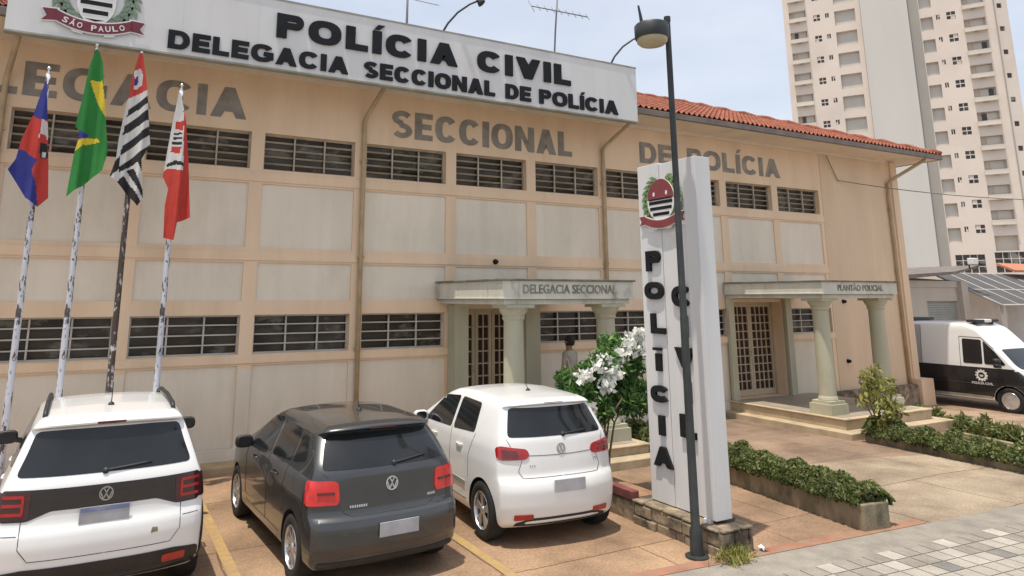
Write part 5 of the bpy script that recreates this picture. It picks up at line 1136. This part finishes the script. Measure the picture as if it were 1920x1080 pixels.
# ---- police van
def van():
    t = thing('police_van', 'black and white police van with a round badge beside the end of the building', 'van', (27.35, -.33, -.385), math.pi)
    top = [(-2.7, 2.38), (-2.3, 2.46), (0, 2.48), (.75, 2.45), (1.05, 2.33), (1.95, 1.32), (2.15, 1.22), (2.6, 1.05), (2.7, .95)]
    rear = [(.2, -2.62), (.4, -2.7), (1.5, -2.69), (2.3, -2.62), (2.6, -2.5)]; front = [(.2, 2.55), (.5, 2.68), (.8, 2.7), (1.1, 2.6), (2.6, 2.4)]
    fz = [(.2, .95), (.4, .99), (.9, 1.0), (1.3, .985), (1.9, .93), (2.3, .88), (2.6, .80)]; gy = [(-2.8, .97), (-2.2, 1.0), (1.4, 1.0), (2.1, .96), (2.8, .84)]
    c = Car(5.4, 1.0, top, rear, front, fz, gy, zb=.28, R_=.09, kr=.05, res=(22, 90, 40)); hubs = ((-1.6, .345), (1.78, .345)); c.body(t, m_carwhite, hubs, .40)
    for sg in (-1, 1):
        pl = 'left' if sg < 0 else 'right'
        mb = MB(); arch = lambda hy: [(hy + .41*math.cos(a), .345 + .41*math.sin(a)) for a in np.linspace(math.pi, 0, 12)]
        c.patch(mb, [(-2.62, .30), (-2.02, .30)] + arch(-1.6)[1:-1] + [(-1.18, .30), (1.36, .30)] + arch(1.78)[1:-1] + [(2.20, .32), (2.56, .40), (2.50, 1.02), (2.05, 1.20), (-2.62, 1.22)], pl, .006, .012, .12); bp = mb.build('black_side_panel', m_carblack, t)
        mb = MB(); c.patch(mb, [(-1.15, .36), (1.33, .36), (1.33, .42), (-1.15, .42)], pl, .014, .02, .15); mb.build('sill_strip', m_edge, t)
        mb = MB(); c.patch(mb, [(-2.55, 1.225), (-.55, 1.225), (-.55, 2.36), (-2.5, 2.34)], pl, .005, .01, .15); mb.build('grey_side_patch', m_vangrey, t)  # flat grey patch laid over the upper rear of the side
        mb = MB(); c.patch(mb, [(.66, 1.30), (1.18, 1.30), (1.18, 1.98), (.66, 2.0)], pl, .008, .012, .08, 0, .05); mb.build('side_window', m_carglass, t)
        mb = MB(); c.patch(mb, [(1.23, 1.30), (1.78, 1.30), (1.52, 1.66), (1.23, 1.96)], pl, .008, .012, .08, 0, .05); mb.build('side_window', m_carglass, t)
        for pts, w_ in (([(.58, .42), (.58, 2.06), (1.18, 2.04), (1.50, 1.74)], .006), ([(-.55, .42), (-.55, 2.3)], .006), ([(-2.5, .74), (2.3, .74)], .008)): mb = MB(); c.line(mb, pts, pl, w_, w_ * .7); mb.build('panel_gap', m_gap, t)
        mirror(t, c, sg, 1.62, 1.42, m_plastic, 1.03); mirror(t, c, sg, 1.62, 1.30, m_plastic, 1.03)
        p, n = c.surf(pl, 1.12, .98, .008); mb = MB(); ax = Vector((sg, 0, 0))
        mb.lathe([(.001, .003), (.085, .003), (.09, .005), (.135, .005), (.14, 0)], p, 28, [2, 1, 0, 0], axis=ax, smooth=False)
        for k in range(12): a = k*math.pi/6; e = Vector((0, math.cos(a), math.sin(a))); mb.obox(p + ax*.006 + e*.155, (.006, 0, 0), e*.03, e.cross(ax)*.035, 0)
        mb.obox(p + ax*.006, (.006, 0, 0), (0, .09, 0), (0, 0, .03), 0); mb.obox(p + ax*.006 + Vector((0, 0, -.03)), (.006, 0, 0), (0, .07, 0), (0, 0, .016), 0)
        mb.build('badge', [m_crestw, m_edge, m_smoke], bp)
        mb = MB(); p2, _ = c.surf(pl, 1.12, .73, .012); put_text(mb, 'POLÍCIA CIVIL', p2 + Vector((0, sg*-.28, 0)), (0, sg, 0), (0, 0, 1), (sg, 0, 0), width=.56, height=.062, depth=.004, offset=.01); mb.build('lettering', m_crestw, bp, fix=False)
    mb = MB(); c.patch(mb, [(-.80, .18), (.80, .18), (.70, 1.02), (-.70, 1.02)], 'wind', .006, .012, .1, 0, .06); mb.build('windscreen', m_carglass, t)
    mb = MB(); c.patch(mb, [(-.8, .30), (.8, .30), (.8, .98), (-.8, .98)], 'front', .006, .02, .1, 0, .05); mb.build('front_panel', m_carblack, t)
    for sg in (-1, 1): mb = MB(); c.patch(mb, [(sg*.55, .75), (sg*.82, .78), (sg*.82, 1.0), (sg*.58, .92)], 'front', .01, .02, .06, 0, .03); mb.build('headlight', m_crestw, t)
    p, _ = c.surf('top', 0, .85); mb = MB(); mb.box(-.62, .62, .68, .98, p.z + .05, p.z + .13, 0); mb.box(-.5, -.42, .78, .88, p.z - .04, p.z + .05, 0); mb.box(.42, .5, .78, .88, p.z - .04, p.z + .05, 0); mb.box(-.18, .18, .66, 1.0, p.z + .045, p.z + .135, 1); mb.build('light_bar', [m_plastic, m_crestw], t, bevel=.02)
    mb = MB(); mb.box(-.55, .55, -2.0, -.9, p.z + .06, p.z + .15); mb.build('roof_box', m_plastic, t, bevel=.02)
    for hy, hz in hubs:
        for sx in (-1, 1): wheel(t, sx*.985, hy, hz, .345, .22, sx, 0, m_silver, True)
m_vangrey = pm('grey_van_patch', (.42, .43, .45), .5, .05, 3)
van()
# ------------------------------------------------------------------ apartment tower
m_tow = pm('cream_tower_wall', (.72, .62, .53), .85, .04, .25, tint=(.62, .52, .44), tscale=.15, tlo=.5, thi=.8)
m_core = pm('grey_tower_core', (.60, .57, .52), .85, .04, .25, tint=(.53, .50, .45), tscale=.12, tlo=.5, thi=.8, stretch=(1, 1, .15))
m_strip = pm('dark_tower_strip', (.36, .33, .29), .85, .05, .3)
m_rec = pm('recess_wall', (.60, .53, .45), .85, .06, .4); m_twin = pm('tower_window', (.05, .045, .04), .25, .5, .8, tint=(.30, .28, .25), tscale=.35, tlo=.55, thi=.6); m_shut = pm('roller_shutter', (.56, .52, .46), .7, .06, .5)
TO = Vector((95.43, 40.14, 0)); tu = Vector((.54464, -.83867, 0)); tn = Vector((-.83867, -.54464, 0)); Zv = Vector((0, 0, 1))
TB = thing('apartment_tower', 'tall cream apartment tower with a blank grey core and stacked balconies behind the building', 'building', TO)
TP = lambda s, z, d=0.0: TO + tu*s + Zv*z + tn*d
FP, ZB0 = 3.133, 11.32 - 3.133 * 1; NF = 15                      # floor pitch; z of recess tops on the lowest flat
tops = [11.32 + FP * k for k in range(0, NF)]
holesL, holesR = [], []
for z in tops:
    zl = z + .03 - .08
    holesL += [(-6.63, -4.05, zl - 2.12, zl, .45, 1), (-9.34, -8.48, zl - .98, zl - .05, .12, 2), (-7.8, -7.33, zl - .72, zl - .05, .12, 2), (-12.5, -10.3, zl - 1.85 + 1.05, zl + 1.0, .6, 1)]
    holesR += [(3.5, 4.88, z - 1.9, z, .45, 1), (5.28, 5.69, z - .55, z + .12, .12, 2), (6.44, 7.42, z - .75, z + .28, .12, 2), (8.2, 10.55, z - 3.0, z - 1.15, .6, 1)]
ztop = tops[-1] + 3.2
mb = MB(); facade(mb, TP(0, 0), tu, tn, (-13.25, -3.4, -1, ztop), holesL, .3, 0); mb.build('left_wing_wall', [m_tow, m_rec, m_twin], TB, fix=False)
GW = [(3.95, 7.0, 5.7, 7.95, .25, 2), (8.0, 11.2, 5.7, 8.15, .25, 2)]
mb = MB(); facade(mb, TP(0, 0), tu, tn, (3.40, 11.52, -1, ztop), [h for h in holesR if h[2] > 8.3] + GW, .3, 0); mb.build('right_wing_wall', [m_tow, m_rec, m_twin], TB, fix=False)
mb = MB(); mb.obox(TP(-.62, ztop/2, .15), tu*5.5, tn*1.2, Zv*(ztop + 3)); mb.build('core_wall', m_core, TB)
mb = MB(); mb.obox(TP(2.79, ztop/2, -.38), tu*1.22, tn*.9, Zv*(ztop + 2)); mb.build('recess_strip', m_strip, TB)  # darker colour paints in the shade of the gap beside the core
mb = MB(); d_ = 16.0                                          # body behind the facade and the turned right flank
mb.obox(TP(-.9, ztop/2, -9), tu*24.6, tn*15, Zv*ztop)
mb.build('rear_block', m_tow, TB)
hs = []
for z in tops: hs.append((.45, 1.05, z - .2, z + .45, .15, 1))
fu = (tu*.9 - tn*.43).normalized(); fn = Vector((fu.y, -fu.x, 0)); fn = -fn if fn.dot(tn) < 0 else fn
mb = MB(); facade(mb, TP(11.52, 0), fu, fn, (0, 1.75, -1, ztop), hs, .2, 0); mb.build('flank_wall', [m_tow, m_twin], TB, fix=False)
mb = MB(); mb.obox(TP(11.62, ztop/2, .04), tu*.10, tn*.12, Zv*ztop); mb.build('edge_fin', m_strip, TB)
r_ = random.Random(9)
for k, z in enumerate(tops):
    for (s0, s1, zz, w) in ((-12.5, -10.3, z - .85, 0), (8.2, 10.55, z - 3.03, 1)):
        if zz < 8.5: continue
        mb = MB(); mb.obox(TP((s0+s1)/2, zz + .38, .12), tu*(s1-s0+.05), tn*.30, Zv*.58, 1); mb.obox(TP((s0+s1)/2, zz + .06, .25), tu*(s1-s0+.12), tn*.60, Zv*.11, 1); mb.obox(TP((s0+s1)/2, zz - .03, .3), tu*.5, tn*.3, Zv*.09, 2)  # parapet and slab take the darker recess tone, shade put into the colour
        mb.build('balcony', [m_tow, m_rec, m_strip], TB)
        mb = MB(); sw = (s1-s0); mb.obox(TP(s0 + sw*.60, zz + 1.25, -.54), tu*sw*.62, tn*.05, Zv*1.15, 0)
        if r_.random() < .4: mb.obox(TP(s0 + sw*r_.choice((.35, .8)), zz + 1.2, -.50), tu*sw*.22, tn*.06, Zv*1.1, 1)
        mb.build('balcony_shutter', [m_shut, m_twin], TB)
    for (s0, s1, z1) in ((-6.63, -4.05, z - .05), (3.5, 4.88, z)):
        if z1 < 10: continue
        mb = MB(); n = 16
        for i in range(n): a = z1 - .28 - 1.75*i/n; mb.obox(TP((s0+s1)/2, a - .05, -.38), tu*(s1-s0 - .02), tn*.03, Zv*.10, 0)
        mb.build('roller_shutter', m_shut, TB)
    for (s0, s1, za, zb) in ((-9.34, -8.48, z - 1.03, z - .10), (-7.8, -7.33, z - .77, z - .10), (5.28, 5.69, z - .55, z + .12), (6.44, 7.42, z - .75, z + .28)):
        if za < 8.6 and s0 > 3: continue
        mb = MB(); w = s1 - s0; h = zb - za
        mb.obox(TP((s0+s1)/2, (za+zb)/2, -.06), tu*.07, tn*.05, Zv*h)
        if w > .7: mb.obox(TP((s0+s1)/2, za + h*.5, -.06), tu*w, tn*.052, Zv*.10)
        if r_.random() < .45: mb.obox(TP(s0 + w*r_.choice((.27, .73)), za + h*r_.choice((.28, .75)), -.09), tu*w*.42, tn*.02, Zv*h*.42)
        mb.build('window_frame', m_tow, TB)
for (s0, s1, za, zb, *_) in GW:
    mb = MB(); n = 4
    for i in range(1, n): mb.obox(TP(s0 + (s1-s0)*i/n, (za+zb)/2, -.15), tu*.08, tn*.06, Zv*(zb-za))
    for t in (.35, .68): mb.obox(TP((s0+s1)/2, za + (zb-za)*t, -.15), tu*(s1-s0), tn*.062, Zv*.07)
    mb.build('window_frame', m_tow, TB)

# ------------------------------------------------------------------ yard buildings by the van
m_ann = pm('grey_annex_render', (.50, .46, .40), .9, .08, 1.0, .1, 40, tint=(.36, .33, .29), tscale=.9, tlo=.5, thi=.8, stretch=(1, 1, .4))
m_sht = pm('metal_shutter', (.30, .31, .28), .6, .08, 3); m_fib = pm('fibre_cement_sheet', (.17, .145, .13), .9, .2, 3); m_poly = pm('smoked_roof_sheet', (.085, .08, .076), .8, .1, 1.5); m_alw = pm('white_frame', (.45, .43, .41), .6, .05, 3)
m_yard = pm('white_yard_wall', (.72, .68, .64), .9, .05, 1, tint=(.55, .50, .46), tscale=.9, tlo=.5, thi=.8)
G0 = -.39
A = thing('annex_building', 'small grey rendered outbuilding with a metal roller door behind the police van', 'building', (32.5, 4.0, G0))
mb = MB(); facade(mb, (0, 3.2, 0), (1, 0, 0), (0, -1, 0), (29.5, 34.75, G0, 3.45), [(32.15, 34.25, G0 + .02, 2.66, .12)], .12, 0)
mb.f([(34.75, 3.2, G0), (34.75, 8, G0), (34.75, 8, 3.9), (34.75, 3.2, 3.45)]); mb.f([(29.5, 3.2, G0), (29.5, 3.2, 3.45), (29.5, 8, 3.45), (29.5, 8, G0)]); mb.box(34.3, 34.75, 3.0, 3.199, G0, 3.45); mb.box(29.5, 34.3, 3.15, 3.199, 3.2, 3.45)
mb.build('wall', m_ann, A, fix=False)
mb = MB()
for i in range(34): z = G0 + .02 + i*.09; mb.obox((33.2, 3.30, z + .045), (2.1, 0, 0), (0, .03, .03), (0, .005, .075))
mb.build('roller_door', m_sht, A)
mb = MB(); mb.ext([(29.4, 2.75, 3.43), (33.6, 2.75, 3.72), (35.3, 2.75, 4.02), (35.3, 2.75, 4.10), (33.6, 2.75, 3.82), (29.4, 2.75, 3.60)], (0, 5.4, 0)); mb.build('roof', m_fib, A)
F_ = thing('flood_light', 'small white flood light on the edge of the grey outbuilding roof', 'lamp', (34.6, 2.7, 4.05))
mb = MB(); mb.box(34.4, 34.8, 2.5, 2.72, 4.10, 4.36); mb.build('housing', m_crestw, F_, bevel=.03); mb = MB(); mb.tube([(34.6, 2.76, 3.95), (34.6, 2.76, 4.15)], .03, 8); mb.tube([(34.85, 2.6, 4.16), (35.4, 2.6, 4.12)], .06, 8); mb.build('bracket', m_plastic, F_)
H_ = thing('orange_roofed_house', 'house gable with a bright orange tiled roof just visible over the grey outbuilding', 'house', (34, 12, G0))
m_or = pm('orange_tile', (.46, .19, .10), .85, .15, 4)
mb = MB(); mb.f([(33, 10.5, 4.0), (44.0, 10.5, 4.0), (44.0, 15, 6.2), (37.6, 15, 6.2)]); mb.f([(33, 10.5, 4.0), (37.6, 15, 6.2), (33, 19.5, 4.0)]); mb.build('roof', m_or, H_, fix=False)
mb = MB(); mb.box(33.5, 43.5, 11, 19, G0, 4.1); mb.build('wall', m_tow, H_)
# awning
W_ = thing('yard_canopy', 'slanted smoked roof canopy with thin white frame bars at the right edge', 'canopy', (38, 3, G0))
a0, b0, c0 = Vector((34.9, 1.9, 2.50)), Vector((8.5, 0, 0)), Vector((.55, 2.9, 1.35))
mb = MB(); nrm = b0.cross(c0).normalized(); mb.ext([a0, a0 + b0, a0 + b0 + c0, a0 + c0], nrm*.03); mb.build('roof_sheet', m_poly, W_)
mb = MB()
for t in np.linspace(0, 1, 8): mb.tube([a0 + b0*t - nrm*.0 + nrm*.0, a0 + b0*t + c0], .045, 6)
for t in (0, .45, 1): mb.tube([a0 + c0*t, a0 + c0*t + b0], .045, 6)
mb.build('frame', m_alw, W_)
for x, y, zt_ in ((35.0, 1.95, 2.5), (43.2, 1.95, 2.5)): mb = MB(); mb.box(x - .06, x + .06, y - .06, y + .06, G0, zt_); mb.build('post', m_alw, W_)
mb = MB(); mb.box(34.9, 46, 5.0, 5.2, G0, 3.2); root_mesh(mb, 'yard_wall', m_yard, 'plain white yard wall under the slanted canopy', 'wall', (40, 5.1, G0))
# low red roof corner by the tower foot
mb = MB(); mb.ext([(41.15, 4.2, 3.95), (46, 4.2, 3.95), (46, 4.2, 4.05), (41.15, 4.2, 4.05)], (0, .75, .36)); mb.box(41.3, 46, 5.25, 9, G0, 3.9, 1); root_mesh(mb, 'red_roofed_shed', [m_or, m_tow], 'red roof corner showing above the canopy at the right edge', 'shed', (44, 7, G0))
